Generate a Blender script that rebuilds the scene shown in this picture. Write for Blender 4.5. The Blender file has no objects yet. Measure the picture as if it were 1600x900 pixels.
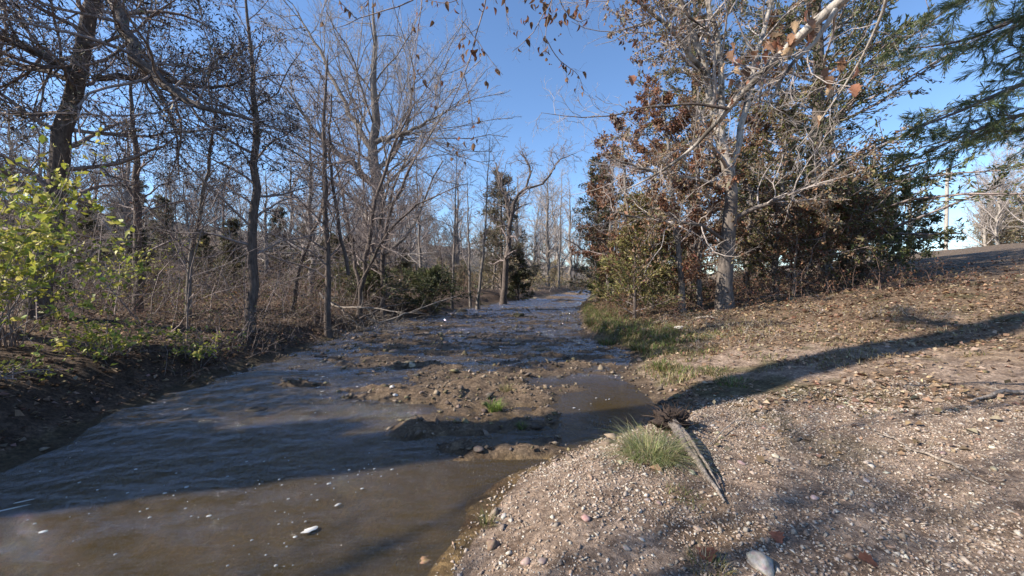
import bpy, math, random
import numpy as np
from mathutils import Vector
rng = np.random.default_rng(7)
random.seed(7)
S = bpy.context.scene
C = S.collection
# ------------------------------------------------------------------ camera
CAMZ = 1.9
F = 614.0                      # focal length in pixels of the 1600 px wide photograph
HOR = 440.0
cd = bpy.data.cameras.new('camera'); cam = bpy.data.objects.new('camera', cd); C.objects.link(cam)
cd.sensor_width = 36.0; cd.lens = 36.0 * F / 1600.0
cd.clip_start = 0.05; cd.clip_end = 3000
cam.location = (0, 0, CAMZ)
cam.rotation_euler = (math.radians(90) - math.atan(10 / F), 0, 0)
S.camera = cam
# ------------------------------------------------------------------ light
SUN_EL = math.radians(34)
sdx, sdy = 0.968, 0.25         # horizontal way the light travels
w = bpy.data.worlds.new('World'); S.world = w; w.use_nodes = True
nt = w.node_tree; bg = nt.nodes['Background']
sky = nt.nodes.new('ShaderNodeTexSky'); sky.sky_type = 'NISHITA'; sky.sun_disc = False
sky.sun_elevation = SUN_EL; sky.sun_rotation = math.atan2(-sdx, -sdy)
sky.altitude = 300; sky.air_density = 1.0; sky.dust_density = 0.25; sky.ozone_density = 5.5
nt.links.new(sky.outputs[0], bg.inputs[0]); bg.inputs[1].default_value = 0.122
sl = bpy.data.lights.new('sun', 'SUN'); sun = bpy.data.objects.new('sun', sl); C.objects.link(sun)
sl.energy = 4.8; sl.angle = math.radians(0.53); sl.color = (1.0, 0.90, 0.77)
d = Vector((sdx * math.cos(SUN_EL), sdy * math.cos(SUN_EL), -math.sin(SUN_EL)))
sun.rotation_euler = d.to_track_quat('-Z', 'Y').to_euler()
S.view_settings.view_transform = 'Standard'; S.view_settings.look = 'None'
S.view_settings.exposure = 1.0; S.view_settings.gamma = 1.0
S.cycles.max_bounces = 5; S.cycles.transparent_max_bounces = 12
S.cycles.diffuse_bounces = 2; S.cycles.glossy_bounces = 2
S.cycles.caustics_reflective = False; S.cycles.caustics_refractive = False

# ------------------------------------------------------------------ numpy helpers
def hash2(ix, iy, seed):
    n = (ix.astype(np.int64) * 374761393 + iy.astype(np.int64) * 668265263 + seed * 974634777) & 0xffffffff
    n = ((n ^ (n >> 13)) * 1274126177) & 0xffffffff
    n = n ^ (n >> 16)
    return (n & 0xffffff) / float(0xffffff)
def vnoise(x, y, seed=0):
    x = np.asarray(x, float); y = np.asarray(y, float)
    ix = np.floor(x); iy = np.floor(y); fx = x - ix; fy = y - iy
    fx = fx * fx * (3 - 2 * fx); fy = fy * fy * (3 - 2 * fy)
    ix = ix.astype(np.int64); iy = iy.astype(np.int64)
    a = hash2(ix, iy, seed); b = hash2(ix + 1, iy, seed); c = hash2(ix, iy + 1, seed); e = hash2(ix + 1, iy + 1, seed)
    return (a * (1 - fx) + b * fx) * (1 - fy) + (c * (1 - fx) + e * fx) * fy
def fbm(x, y, seed=0, o=4):
    s = 0; a = 1; t = 0
    for k in range(o):
        s = s + a * vnoise(np.asarray(x) * 2 ** k + 17 * k, np.asarray(y) * 2 ** k - 9 * k, seed + k); t += a; a *= 0.5
    return s / t - 0.5
def sm(a, b, x):
    t = np.clip((np.asarray(x, float) - a) / (b - a), 0, 1); return t * t * (3 - 2 * t)
def norm(v):
    return v / np.maximum(np.linalg.norm(v, axis=-1, keepdims=True), 1e-9)
def P(px, py, Y):
    return np.array([(px - 800) / F * Y, Y, CAMZ - (py - HOR) / F * Y])

# ------------------------------------------------------------------ terrain
LB = np.array([(-40, -7), (-8, -5.4), (2.5, -5.0), (4, -5.15), (5.8, -5.65), (9, -5.9), (13, -6.0), (16, -6.1), (19, -5.9), (23, -4.4), (29, -3.0), (36, -.9), (45, 2.6), (60, 7), (78, 11.6), (120, 30), (200, 70)], float)
RB = np.array([(-40, -4), (-8, -1.6), (0, -1.0), (2.6, -.5), (3.65, -.08), (4.2, .5), (4.9, 1.35), (5.4, 2.1), (5.9, 2.3), (6.9, 2.4), (8.0, 2.35), (9.2, 2.9), (10.6, 3.4), (11.5, 3.1), (13.5, 2.75), (16, 2.9), (21, 3.7), (29, 5.0), (36, 7), (45, 8.6), (53, 11), (78, 17.5), (120, 36), (200, 78)], float)
def xL(y): return np.interp(y, LB[:, 0], LB[:, 1])
def xR(y): return np.interp(y, RB[:, 0], RB[:, 1])
# shoals: cx, cy, rx, ry, height over the bed
SHOAL = [(-1.6, 6.6, 1.3, .5, .2), (-.6, 5.0, .9, .3, .16), (-2.4, 9.4, 1.4, .5, .2), (-.2, 8.2, 1.8, .5, .2), (.4, 10.8, 2.4, .7, .2), (-3, 13.4, 2, .7, .2), (-1.2, 10.6, 1.2, .4, .22), (1.6, 10.1, 1.2, .5, .25), (.9, 12.4, 1.4, .5, .2), (-.9, 7.3, 1.3, .55, .17), (-.35, 6.1, .9, .35, .16), (.35, 6.6, .5, .8, .20), (-.25, 5.35, 1.1, .42, .17), (-.1, 6.9, 1.5, .5, .13), (.5, 5.55, .22, .55, .16), (2.0, 8.7, 1.25, .75, .2), (1.25, 9.3, 1.0, .5, .16),
         (-1.0, 9.2, 2.4, .8, .16), (-1.6, 12.5, 3.2, 1.1, .17), (.2, 14.2, 2.2, .6, .15), (-3.2, 16.5, 2, .9, .16), (1.6, 18, 1.7, .7, .15), (-.6, 21, 2.6, .9, .15), (.5, 27, 2.6, 1.0, .15),
         (-2.3, 8.1, .8, .35, .14), (.1, 4.45, 1.0, .35, .10), (-1.7, 6.3, .8, .3, .12), (-3.6, 10.6, 1.4, .35, .15), (-3.9, 7.2, .9, .2, .12), (5.6, 38, 1.5, 2.5, .34), (5.2, 47, 2.4, 4.5, .36), (9.5, 62, 1.8, 6, .4)]
def gh(x, y):
    x = np.asarray(x, float); y = np.asarray(y, float)
    wob = fbm(x * .9, y * .9, 3) * .55 + fbm(x * .2, y * .2, 5) * .8 * sm(14, 40, np.abs(y))
    dR = x - xR(y) + wob * .8; dL = xL(y) - x + wob * .9
    inn = np.minimum(-dR, -dL)                      # >0 inside the creek
    bed = -.03 - .17 * sm(0, 1.2, inn) - .10 * sm(.8, 2.4, -dR) * sm(1, 4, x * 0 + 9 - y)
    bed = bed - .16 * sm(.62, .2, (x - xL(y)) / np.maximum(xR(y) - xL(y), 1)) * sm(0, .8, inn) * sm(16, 11, y) + fbm(x * .9, y * 1.5, 27, 3) * .26 * sm(.2, 1, inn) * sm(7, 4.5, y)
    pool = np.exp(-(((x - 1.35) / .85) ** 2 + ((y - 6.1) / 1.25) ** 2))
    bed = bed - .12 * pool
    for cx, cy, rx, ry, hh in SHOAL:
        q = ((x - cx) / rx) ** 2 + ((y - cy) / ry) ** 2
        bed = np.maximum(bed, -.2 + (.25 + hh * .28) * np.exp(-(q * .55) ** 1.6) * 1.0)
    riff = fbm(x * 1.7 + y * .25, y * 4.2, 21, 5)
    shal = sm(7.2, 9.5, y) * sm(60, 30, y) * (1 - pool)
    bed = bed * (1 - shal * .85) + .008 * shal
    bed = bed + riff * .32 * (1 - .85 * pool) + fbm(x * 9, y * 13, 31, 3) * .07 * (1 - .8 * pool)
    bed = bed - .025
    # right shore: low gravel near the camera, a cut grassy bank further up, one long slope beyond
    gr = .22 * sm(0, 1.0, dR) + .03
    cut = .42 * sm(-.05, .55, dR)
    k = sm(9.2, 11.5, y)
    slope = .12 * np.clip(x - 3.0, 0, 50) - .02 * np.clip(x - 53, 0, 300)
    slope = slope - .12 * np.clip(xR(y) - 3.0, 0, 50) * .8
    right = gr * (1 - k) + cut * k + np.clip(slope, -1, 9) * sm(.2, 2.5, dR) + fbm(x * .5, y * .5, 11) * .22 * sm(.8, 4, dR) + fbm(x * 3, y * 3, 13) * .05 * sm(0, .8, dR)
    left = (.62 * sm(-.1, 1.25, dL) + .35 * sm(1.2, 4, dL) + fbm(x * .35, y * .35, 17) * .5 * sm(.8, 5, dL) + fbm(x * 2.6, y * 2.6, 19) * .16 * sm(0, 1, dL) + .015
            + .20 * np.clip(dL - 19, 0, 70) * sm(-30, 10, y + 40))
    h = np.where(dR > 0, right, np.where(dL > 0, left, bed))
    # soften seam
    h = np.where((dR <= 0) & (dL <= 0), np.where(inn < .25, bed * (inn / .25) + .012 * (1 - inn / .25), bed), h)
    h = h + .035 * np.clip(y - 95, 0, 200) * sm(95, 130, y)
    r = np.sqrt(x * x + y * y)
    return h + 6 * sm(250, 800, r)
def g1(x, y): return float(gh(np.array([x]), np.array([y]))[0])

# ------------------------------------------------------------------ materials
def nodes(m):
    m.use_nodes = True; t = m.node_tree; return t, t.nodes, t.links, t.nodes['Principled BSDF']
def bump(N, L, bs, src, strength, dist):
    b = N.new('ShaderNodeBump'); b.inputs['Strength'].default_value = strength; b.inputs['Distance'].default_value = dist
    L.new(src, b.inputs['Height']); L.new(b.outputs[0], bs.inputs['Normal']); return b
def noise(N, L, scale, detail=5, rough=.6, coord=None, dims=None):
    n = N.new('ShaderNodeTexNoise'); n.inputs['Scale'].default_value = scale; n.inputs['Detail'].default_value = detail; n.inputs['Roughness'].default_value = rough
    if coord is not None: L.new(coord, n.inputs['Vector'])
    return n
def mix(N, L, a, b, fac, mode='MIX'):
    m = N.new('ShaderNodeMix'); m.data_type = 'RGBA'; m.blend_type = mode
    for s, v in ((0, fac), (6, a), (7, b)):
        if hasattr(v, 'is_linked'): L.new(v, m.inputs[s])
        elif s == 0: m.inputs[s].default_value = v
        else: m.inputs[s].default_value = (*v, 1) if len(v) == 3 else v
    return m.outputs[2]
def ramp(N, L, src, pts):
    r = N.new('ShaderNodeValToRGB'); L.new(src, r.inputs[0]); e = r.color_ramp.elements
    while len(e) < len(pts): e.new(.5)
    for i, (p, c) in enumerate(pts):
        e[i].position = p; e[i].color = (c, c, c, 1) if not hasattr(c, '__len__') else (*c, 1)
    return r.outputs[0]
def bark(name, c1, c2, scale=7, dist=.02, lichen=None, low=None):
    m = bpy.data.materials.new(name); t, N, L, bs = nodes(m)
    g = N.new('ShaderNodeNewGeometry'); mp = N.new('ShaderNodeMapping'); mp.inputs['Scale'].default_value = (1, 1, .22)
    L.new(g.outputs['Position'], mp.inputs[0])
    n = noise(N, L, scale * 2.4, 7, .7, mp.outputs[0]); n2 = noise(N, L, 1.3, 3, .5, g.outputs['Position'])
    col = mix(N, L, c1, c2, ramp(N, L, n.outputs[0], [(.36, 0), (.62, 1)]))
    dk = tuple(v * .55 for v in c1)
    col = mix(N, L, col, dk, ramp(N, L, n2.outputs[0], [(.5, 0), (.75, .6)]))
    if lichen:
        n3 = noise(N, L, 2.1, 4, .6, g.outputs['Position'])
        col = mix(N, L, col, lichen, ramp(N, L, n3.outputs[0], [(.52, 0), (.6, .85)]))
    if low:      # sycamore: rough dark plates on the lower trunk, smooth pale bark above
        sp = N.new('ShaderNodeSeparateXYZ'); L.new(g.outputs['Position'], sp.inputs[0]); ma = N.new('ShaderNodeMath'); ma.operation = 'MULTIPLY_ADD'; L.new(n2.outputs[0], ma.inputs[0]); ma.inputs[1].default_value = 5.0; L.new(sp.outputs['Z'], ma.inputs[2])
        mq = N.new('ShaderNodeMapRange'); L.new(ma.outputs[0], mq.inputs[0]); mq.inputs[1].default_value = 7.2; mq.inputs[2].default_value = 8.4
        col = mix(N, L, mix(N, L, low, tuple(v * 1.9 for v in low), ramp(N, L, n.outputs[0], [(.4, 0), (.62, 1)])), col, mq.outputs[0])
    L.new(col, bs.inputs['Base Color']); bs.inputs['Roughness'].default_value = .88; bs.inputs['Specular IOR Level'].default_value = .25
    bump(N, L, bs, n.outputs[0], .9, dist); return m
def leafmat(name, rough=.6, trans=.25, spec=.35):
    """colour comes from the mesh attribute 'tint' (each leaf its own colour)"""
    m = bpy.data.materials.new(name); t, N, L, bs = nodes(m)
    a = N.new('ShaderNodeAttribute'); a.attribute_name = 'tint'
    g = N.new('ShaderNodeNewGeometry'); n = noise(N, L, 45, 3, .6, g.outputs['Position'])
    col = mix(N, L, a.outputs['Color'], (.55, .5, .45), ramp(N, L, n.outputs[0], [(.35, .0), (.75, .8)]), 'MULTIPLY')
    L.new(col, bs.inputs['Base Color']); bs.inputs['Roughness'].default_value = rough; bs.inputs['Specular IOR Level'].default_value = spec
    if trans > 0:
        tr = N.new('ShaderNodeBsdfTranslucent'); L.new(col, tr.inputs[0]); ms = N.new('ShaderNodeMixShader'); ms.inputs[0].default_value = trans
        L.new(bs.outputs[0], ms.inputs[1]); L.new(tr.outputs[0], ms.inputs[2]); L.new(ms.outputs[0], N['Material Output'].inputs[0])
    return m
M = {}
M['bark_pale'] = bark('pale_grey_bark', (.19, .165, .14), (.50, .455, .40), 6, .02, (.06, .05, .042))
M['bark_syc'] = bark('two_tone_plated_bark', (.19, .165, .14), (.48, .435, .38), 6, .02, (.06, .05, .042), (.10, .085, .074))
M['bark_grey'] = bark('grey_brown_bark', (.11, .095, .085), (.27, .235, .205), 8, .02)
M['bark_dark'] = bark('dark_brown_bark', (.065, .052, .046), (.18, .145, .125), 8, .025)
M['twig_pale'] = bark('pale_twig_bark', (.27, .235, .215), (.46, .41, .38), 12, .002)
M['twig_dark'] = bark('dark_twig_bark', (.16, .13, .122), (.36, .30, .28), 12, .002)
M['twig_red'] = bark('reddish_twig_bark', (.13, .085, .07), (.30, .205, .165), 12, .002)
M['root_dark'] = bark('damp_black_root_bark', (.025, .018, .015), (.09, .065, .052), 16, .012)
M['wood_dead'] = bark('weathered_driftwood', (.10, .08, .066), (.42, .36, .30), 16, .012)
M['leaf'] = leafmat('leaf_surface', .55, .38)
M['needle'] = leafmat('needle_surface', .55, .35, .4)
M['dryleaf'] = leafmat('dry_leaf_surface', .75, .28, .2)
M['stone'] = leafmat('stone_surface', .85, 0, .3)
def paint(name, c, rough=.7):
    m = bpy.data.materials.new(name); t, N, L, bs = nodes(m)
    g = N.new('ShaderNodeNewGeometry'); n = noise(N, L, 9, 5, .6, g.outputs['Position'])
    L.new(mix(N, L, c, tuple(v * .6 for v in c), ramp(N, L, n.outputs[0], [(.4, 0), (.7, 1)])), bs.inputs['Base Color'])
    bs.inputs['Roughness'].default_value = rough; bump(N, L, bs, n.outputs[0], .5, .01); return m
M['pole'] = paint('weathered_pole_wood', (.42, .38, .33)); M['metal'] = paint('grey_painted_metal', (.5, .5, .52), .5)
M['foam'] = paint('white_foam', (.5, .49, .46), .8)
M['mossy_rock'] = paint('wet_mossy_rock', (.10, .09, .055), .6)

gm = bpy.data.materials.new('creek_ground'); t, N, L, bs = nodes(gm)
a = N.new('ShaderNodeAttribute'); a.attribute_name = 'tint'
wt = N.new('ShaderNodeAttribute'); wt.attribute_name = 'wet'
g = N.new('ShaderNodeNewGeometry')
n1 = noise(N, L, 26, 8, .72, g.outputs['Position']); n2 = noise(N, L, 4.5, 6, .7, g.outputs['Position']); n3 = noise(N, L, 95, 4, .7, g.outputs['Position'])
vo = N.new('ShaderNodeTexVoronoi'); vo.inputs['Scale'].default_value = 34; L.new(g.outputs['Position'], vo.inputs['Vector'])
col = mix(N, L, a.outputs['Color'], (.34, .3, .27), ramp(N, L, n2.outputs[0], [(.38, 0), (.66, .9)]), 'MULTIPLY')
col = mix(N, L, col, (.5, .46, .42), ramp(N, L, n1.outputs[0], [(.42, 0), (.62, .85)]), 'MULTIPLY')
sx = N.new('ShaderNodeSeparateColor'); L.new(vo.outputs['Color'], sx.inputs[0]); cc = ramp(N, L, sx.outputs[0], [(0, (.62, .58, .54)), (.6, (1.0, .97, .93)), (1, (1.5, 1.42, 1.3))]); col = mix(N, L, col, cc, .8, 'MULTIPLY')
L.new(col, bs.inputs['Base Color'])
mr = N.new('ShaderNodeMapRange'); L.new(wt.outputs['Fac'], mr.inputs[0]); mr.inputs[3].default_value = .92; mr.inputs[4].default_value = .38
L.new(mr.outputs[0], bs.inputs['Roughness']); bs.inputs['Specular IOR Level'].default_value = .3
ad = N.new('ShaderNodeMath'); ad.operation = 'ADD'; L.new(n1.outputs[0], ad.inputs[0]); L.new(n3.outputs[0], ad.inputs[1])
bump(N, L, bs, ad.outputs[0], 1.0, .035)
M['ground'] = gm

wm = bpy.data.materials.new('creek_water'); t, N, L, bs = nodes(wm)
g = N.new('ShaderNodeNewGeometry'); mp = N.new('ShaderNodeMapping'); mp.inputs['Rotation'].default_value = (0, 0, math.radians(-22)); mp.inputs['Scale'].default_value = (1.0, 2.6, 1)
L.new(g.outputs['Position'], mp.inputs[0])
na = noise(N, L, 3.2, 6, .62, mp.outputs[0]); nb = noise(N, L, 15, 4, .6, mp.outputs[0])
fl = N.new('ShaderNodeAttribute'); fl.attribute_name = 'flow'
mu = N.new('ShaderNodeMath'); mu.operation = 'MULTIPLY_ADD'; L.new(nb.outputs[0], mu.inputs[0]); mu.inputs[1].default_value = .3; L.new(na.outputs[0], mu.inputs[2])
mu2 = N.new('ShaderNodeMath'); mu2.operation = 'MULTIPLY'; L.new(mu.outputs[0], mu2.inputs[0]); L.new(fl.outputs['Fac'], mu2.inputs[1])
b = N.new('ShaderNodeBump'); b.inputs['Strength'].default_value = 1.0; b.inputs['Distance'].default_value = .36; L.new(mu2.outputs[0], b.inputs['Height'])
gl = N.new('ShaderNodeBsdfGlossy'); gl.inputs['Roughness'].default_value = .05; gl.inputs['Color'].default_value = (.95, .95, 1, 1); L.new(b.outputs[0], gl.inputs['Normal'])
tp = N.new('ShaderNodeBsdfTransparent'); dp = N.new('ShaderNodeAttribute'); dp.attribute_name = 'tint'; L.new(dp.outputs['Color'], tp.inputs[0])
df = N.new('ShaderNodeBsdfDiffuse'); df.inputs[0].default_value = (.31, .22, .09, 1)
m1 = N.new('ShaderNodeMixShader'); m1.inputs[0].default_value = .13; L.new(tp.outputs[0], m1.inputs[1]); L.new(df.outputs[0], m1.inputs[2])
fr = N.new('ShaderNodeFresnel'); fr.inputs[0].default_value = 1.43
m2 = N.new('ShaderNodeMixShader'); L.new(fr.outputs[0], m2.inputs[0]); L.new(m1.outputs[0], m2.inputs[1]); L.new(gl.outputs[0], m2.inputs[2])
L.new(m2.outputs[0], N['Material Output'].inputs[0]); N.remove(bs)
M['water'] = wm

# ------------------------------------------------------------------ mesh builders
class Buf:
    def __init__(s): s.v = []; s.f = []; s.c = []; s.n = 0; s.k = None
    def add(s, v, f, c=None):
        v = np.asarray(v, float).reshape(-1, 3); f = np.asarray(f, np.int64)
        if len(v) == 0: return
        if f.shape[1] == 4:
            f = np.concatenate([f[:, :3], f[:, [0, 2, 3]]]) if s.k == 3 else f
        if s.k is None: s.k = f.shape[1]
        s.v.append(v); s.f.append(f + s.n); s.n += len(v)
        s.c.append(np.broadcast_to(np.asarray((1, 1, 1) if c is None else c, float), (len(v), 3)))
    def mesh(s, name, mat, smooth=False, tint=True):
        v = np.concatenate(s.v); f = np.concatenate(s.f); c = np.concatenate(s.c)
        return mkmesh(name, v, f, mat, c if tint else None, smooth)
def mkmesh(name, v, f, mat, c=None, smooth=False):
    me = bpy.data.meshes.new(name); k = f.shape[1]
    me.vertices.add(len(v)); me.vertices.foreach_set('co', v.astype(np.float32).ravel())
    me.loops.add(len(f) * k); me.loops.foreach_set('vertex_index', f.astype(np.int32).ravel())
    me.polygons.add(len(f)); me.polygons.foreach_set('loop_start', (np.arange(len(f)) * k).astype(np.int32))
    me.polygons.foreach_set('loop_total', np.full(len(f), k, np.int32))
    if smooth: me.polygons.foreach_set('use_smooth', np.ones(len(f), bool))
    me.update(calc_edges=True)
    if c is not None:
        at = me.color_attributes.new('tint', 'FLOAT_COLOR', 'POINT')
        at.data.foreach_set('color', np.concatenate([c, np.ones((len(c), 1))], 1).astype(np.float32).ravel())
    if mat: me.materials.append(mat)
    return me
def link(name, me, parent=None, loc=None, **kw):
    o = bpy.data.objects.new(name, me); C.objects.link(o)
    if parent is not None: o.parent = parent
    if loc is not None: o.location = loc
    for k_, v_ in kw.items(): o[k_] = v_
    return o
def thing(name, loc, label, cat, group=None):
    o = bpy.data.objects.new(name, None); C.objects.link(o); o.location = loc; o.empty_display_size = .3
    o['label'] = label; o['category'] = cat
    if group: o['group'] = group
    return o
def tube(pts, r, S_=3):
    """pts (N,K,3), r (N,K) -> verts, quads of N tapered tubes"""
    pts = np.asarray(pts, float); r = np.asarray(r, float)
    if pts.ndim == 2: pts = pts[None]; r = r[None]
    n, k, _ = pts.shape
    T = norm(np.gradient(pts, axis=1))
    ref = norm(np.cross(T[:, :1].mean(1), rng.normal(size=(n, 3)))); 
    U = norm(ref[:, None] - (ref[:, None] * T).sum(-1, keepdims=True) * T); V = np.cross(T, U)
    a_ = np.arange(S_) / S_ * 2 * np.pi
    ring = pts[:, :, None] + r[:, :, None, None] * (np.cos(a_)[None, None, :, None] * U[:, :, None] + np.sin(a_)[None, None, :, None] * V[:, :, None])
    v = ring.reshape(-1, 3)
    base = (np.arange(n)[:, None, None] * k + np.arange(k - 1)[None, :, None]) * S_
    j = np.arange(S_)[None, None]; j2 = (j + 1) % S_
    f = np.stack([base + j, base + j2, base + S_ + j2, base + S_ + j], -1).reshape(-1, 4)
    return v, f
def resample(pts, rad, k):
    pts = np.asarray(pts, float); rad = np.asarray(rad, float)
    d_ = np.r_[0, np.cumsum(np.linalg.norm(np.diff(pts, axis=0), axis=1))]; s_ = np.linspace(0, d_[-1], k)
    # smooth a little with Catmull-like averaging
    q = np.stack([np.interp(s_, d_, pts[:, i]) for i in range(3)], 1); rr = np.interp(s_, d_, rad)
    for _ in range(2): q[1:-1] = q[1:-1] * .5 + (q[:-2] + q[2:]) * .25
    return q, rr
def grow(pp, pr, n, t0, t1, ang, length, K, wig=.25, up=.05, rr=.55, rmin=.002, aspread=12, prof=.7, flat=None, droop=0):
    """n children on each of the parent polylines"""
    Np, Kp, _ = pp.shape
    m = Np * n; pi = np.repeat(np.arange(Np), n)
    tt = t0 + (t1 - t0) * ((np.tile(np.arange(n), Np) + rng.random(m)) / n)
    fx = tt * (Kp - 1); i0 = np.clip(fx.astype(int), 0, Kp - 2); fr_ = (fx - i0)[:, None]
    pos = pp[pi, i0] * (1 - fr_) + pp[pi, i0 + 1] * fr_
    tan = norm(pp[pi, i0 + 1] - pp[pi, i0]); rad = pr[pi, i0] * (1 - fr_[:, 0]) + pr[pi, i0 + 1] * fr_[:, 0]
    az = np.tile(np.arange(n), Np) * 2.4 + rng.random(Np).repeat(n) * 6.28 + rng.normal(size=m) * .5
    ref = np.where(np.abs(tan[:, 2:3]) > .8, np.array([[1., 0, 0]]), np.array([[0., 0, 1]]))
    U = norm(np.cross(tan, ref)); V = np.cross(tan, U)
    perp = np.cos(az)[:, None] * U + np.sin(az)[:, None] * V
    if flat is not None: perp = norm(perp * np.array([1, 1, flat]) + 1e-4)
    an = np.radians(ang + rng.normal(size=m) * aspread)[:, None]
    dr = norm(np.cos(an) * tan + np.sin(an) * perp)
    plen = np.linalg.norm(np.diff(pp, axis=1), axis=2).sum(1)[pi]
    Ln = (length if length > 0 else -length * plen) * (1 - prof * tt) * (.65 + .7 * rng.random(m))
    pts = np.zeros((m, K, 3)); pts[:, 0] = pos
    for k_ in range(1, K):
        dr = norm(dr + rng.normal(size=(m, 3)) * wig + np.array([0, 0, up]) - np.array([0, 0, droop]) * k_ / K)
        pts[:, k_] = pts[:, k_ - 1] + dr * (Ln / (K - 1))[:, None]
    r0 = np.maximum(rad * rr, rmin)
    R = r0[:, None] * np.linspace(1, .28, K)[None]; R = np.maximum(R, rmin * .6)
    return pts, R
def pal(n, cols, jit=.18, w_=None, hue=.06):
    cols = np.asarray(cols, float); i = rng.choice(len(cols), n, p=w_)
    c_ = cols[i] * (1 + jit * rng.normal(size=(n, 1))) * (1 + hue * rng.normal(size=(n, 3)))
    return np.clip(c_, .004, .9)
def leaves(pos, size, cols, width=.5, fold=.25, hang=0., dirs=None, jit=.18, w_=None, svar=.35):
    """folded two-face leaves at pos"""
    n = len(pos); s_ = size * (1 + svar * rng.normal(size=n)).clip(.4, 2)[:, None]
    D = rng.normal(size=(n, 3)) if dirs is None else dirs + rng.normal(size=(n, 3)) * .35
    D = norm(D + np.array([0, 0, -hang])); W = norm(np.cross(D, rng.normal(size=(n, 3)))); Nn = np.cross(D, W)
    a0 = pos; tip = pos + D * s_
    l = pos + D * s_ * .45 + W * s_ * width * .5 + Nn * s_ * fold; r_ = pos + D * s_ * .45 - W * s_ * width * .5 + Nn * s_ * fold
    v = np.stack([a0, l, tip, r_], 1).reshape(-1, 3); b_ = np.arange(n)[:, None] * 4
    f = np.concatenate([b_ + [0, 1, 2], b_ + [0, 2, 3]])
    return v, f, np.repeat(pal(n, cols, jit, w_), 4, 0)
def along(pp, n, t0=.2):
    """n random points along random polylines of pp, with tangents"""
    i = rng.integers(0, len(pp), n); tt = (t0 + (1 - t0) * rng.random(n)) * (pp.shape[1] - 1); i0 = np.clip(tt.astype(int), 0, pp.shape[1] - 2); fr_ = (tt - i0)[:, None]
    return pp[i, i0] * (1 - fr_) + pp[i, i0 + 1] * fr_, norm(pp[i, i0 + 1] - pp[i, i0])
def flare(q, r, base=1.5, h=.5):
    z = q[:, 2] - q[0, 2]; return r * (1 + (base - 1) * np.exp(-z / h))

TAN = [(.32, .225, .145), (.25, .165, .10), (.40, .30, .20), (.19, .125, .085), (.30, .26, .16)]
RUST = [(.30, .14, .085), (.22, .11, .07), (.38, .22, .13), (.19, .11, .07)]
CEDAR = [(.15, .17, .08), (.21, .22, .11), (.10, .12, .06), (.26, .24, .15)]
DULL = [(.15, .125, .075), (.11, .115, .055), (.20, .155, .10), (.13, .09, .06)]
DARKL = [(.10, .07, .058), (.14, .095, .075), (.07, .055, .048)]
LIME = [(.46, .46, .08), (.36, .40, .07), (.58, .56, .16), (.24, .28, .06)]
OLIVE = [(.20, .21, .07), (.27, .27, .09), (.14, .16, .06)]
PINEC = [(.14, .20, .08), (.20, .25, .10), (.11, .15, .075), (.26, .28, .14)]

def build_tree(name, label, cat, stems, levels, leaf=None, bm='bark_grey', tm='twig_dark', group=None, limbs=None, base_flare=1.45, sides=9, crown='crown', parent_local=True, show_limbs=False, limb_name='limb'):
    """stems: list of (points, radii); the first is the trunk.  levels: grow() kwargs.  leaf: list of dicts."""
    org = np.array(stems[0][0][0], float)
    root = thing(name, tuple(org), label, cat, group)
    tb = []; 
    for i, (p_, r_) in enumerate(stems):
        q, rr = resample(p_, r_, 16); 
        if i == 0: rr = flare(q, rr, base_flare)
        q[1:-1] += rng.normal(size=(14, 3)) * np.interp(np.arange(14), [0, 13], [.25, .6])[:, None] * rr[1:-1, None]
        tb.append((q, rr))
    b0 = Buf(); v, f = tube(tb[0][0] - org, tb[0][1], sides); b0.add(v, f)
    allp = np.stack([q for q, _ in tb]); allr = np.stack([r for _, r in tb])
    for i in range(1, len(tb)):
        v, f = tube(tb[i][0] - org, tb[i][1], max(5, sides - 2))
        if show_limbs: bb = Buf(); bb.add(v, f); link(limb_name, bb.mesh(limb_name, M[bm], True, False), root)
        else: b0.add(v, f)
    cur, cr = allp, allr; cb = Buf(); last = [cur]; 
    for li, lv in enumerate(levels):
        lv = dict(lv); sd = lv.pop('sides', 3); intr = lv.pop('trunk', False); 
        nc, nr = grow(cur, cr, **lv); v, f = tube(nc - org, nr, sd)
        (b0 if intr else cb).add(v, f)
        cur, cr = nc, nr; last.append(nc)
    link('trunk', b0.mesh('trunk', M[bm], True, False), root)
    if cb.n: link('branches', cb.mesh('branches', M[tm], True, False), root)
    if leaf:
        lb = Buf()
        for lf in leaf:
            lf = dict(lf); n = lf.pop('n'); lvl = lf.pop('lvl', -1); jit_ = lf.pop('spread', .05); keep = lf.pop('keep', None); al = lf.pop('along', False); mt = lf.pop('mat', 'leaf')
            pos, tan = along(last[lvl], n, lf.pop('t0', .15)); pos = pos + rng.normal(size=pos.shape) * jit_
            if keep is not None: k_ = keep(pos); pos = pos[k_]; tan = tan[k_]
            if al: lf['dirs'] = tan
            v, f, c_ = leaves(pos - org, **lf); lb.add(v, f, c_)
        link(crown, lb.mesh(crown, M[mt], False, True), root)
    return root
def copy_thing(src, loc, rz=0, s=1., label=None, group=None, cat=None, sz=None):
    r = src.copy(); C.objects.link(r); r.location = loc; r.rotation_euler = (0, 0, rz); r.scale = (s, s, sz or s)
    if label: r['label'] = label
    if cat: r['category'] = cat
    if group: r['group'] = group
    elif 'group' in r: del r['group']
    for ch in list(src.children):
        c_ = ch.copy(); C.objects.link(c_); c_.parent = r
    return r
def px_stem(lst, Y, radii, ground=True):
    """stem drawn through points given as direction and depth, rooted in the ground"""
    out = []
    for e in lst: out.append(P(e[0], e[1], e[2] if len(e) > 2 else Y))
    if ground: out[0][2] = g1(out[0][0], out[0][1]) - .12
    return out, radii

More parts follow.
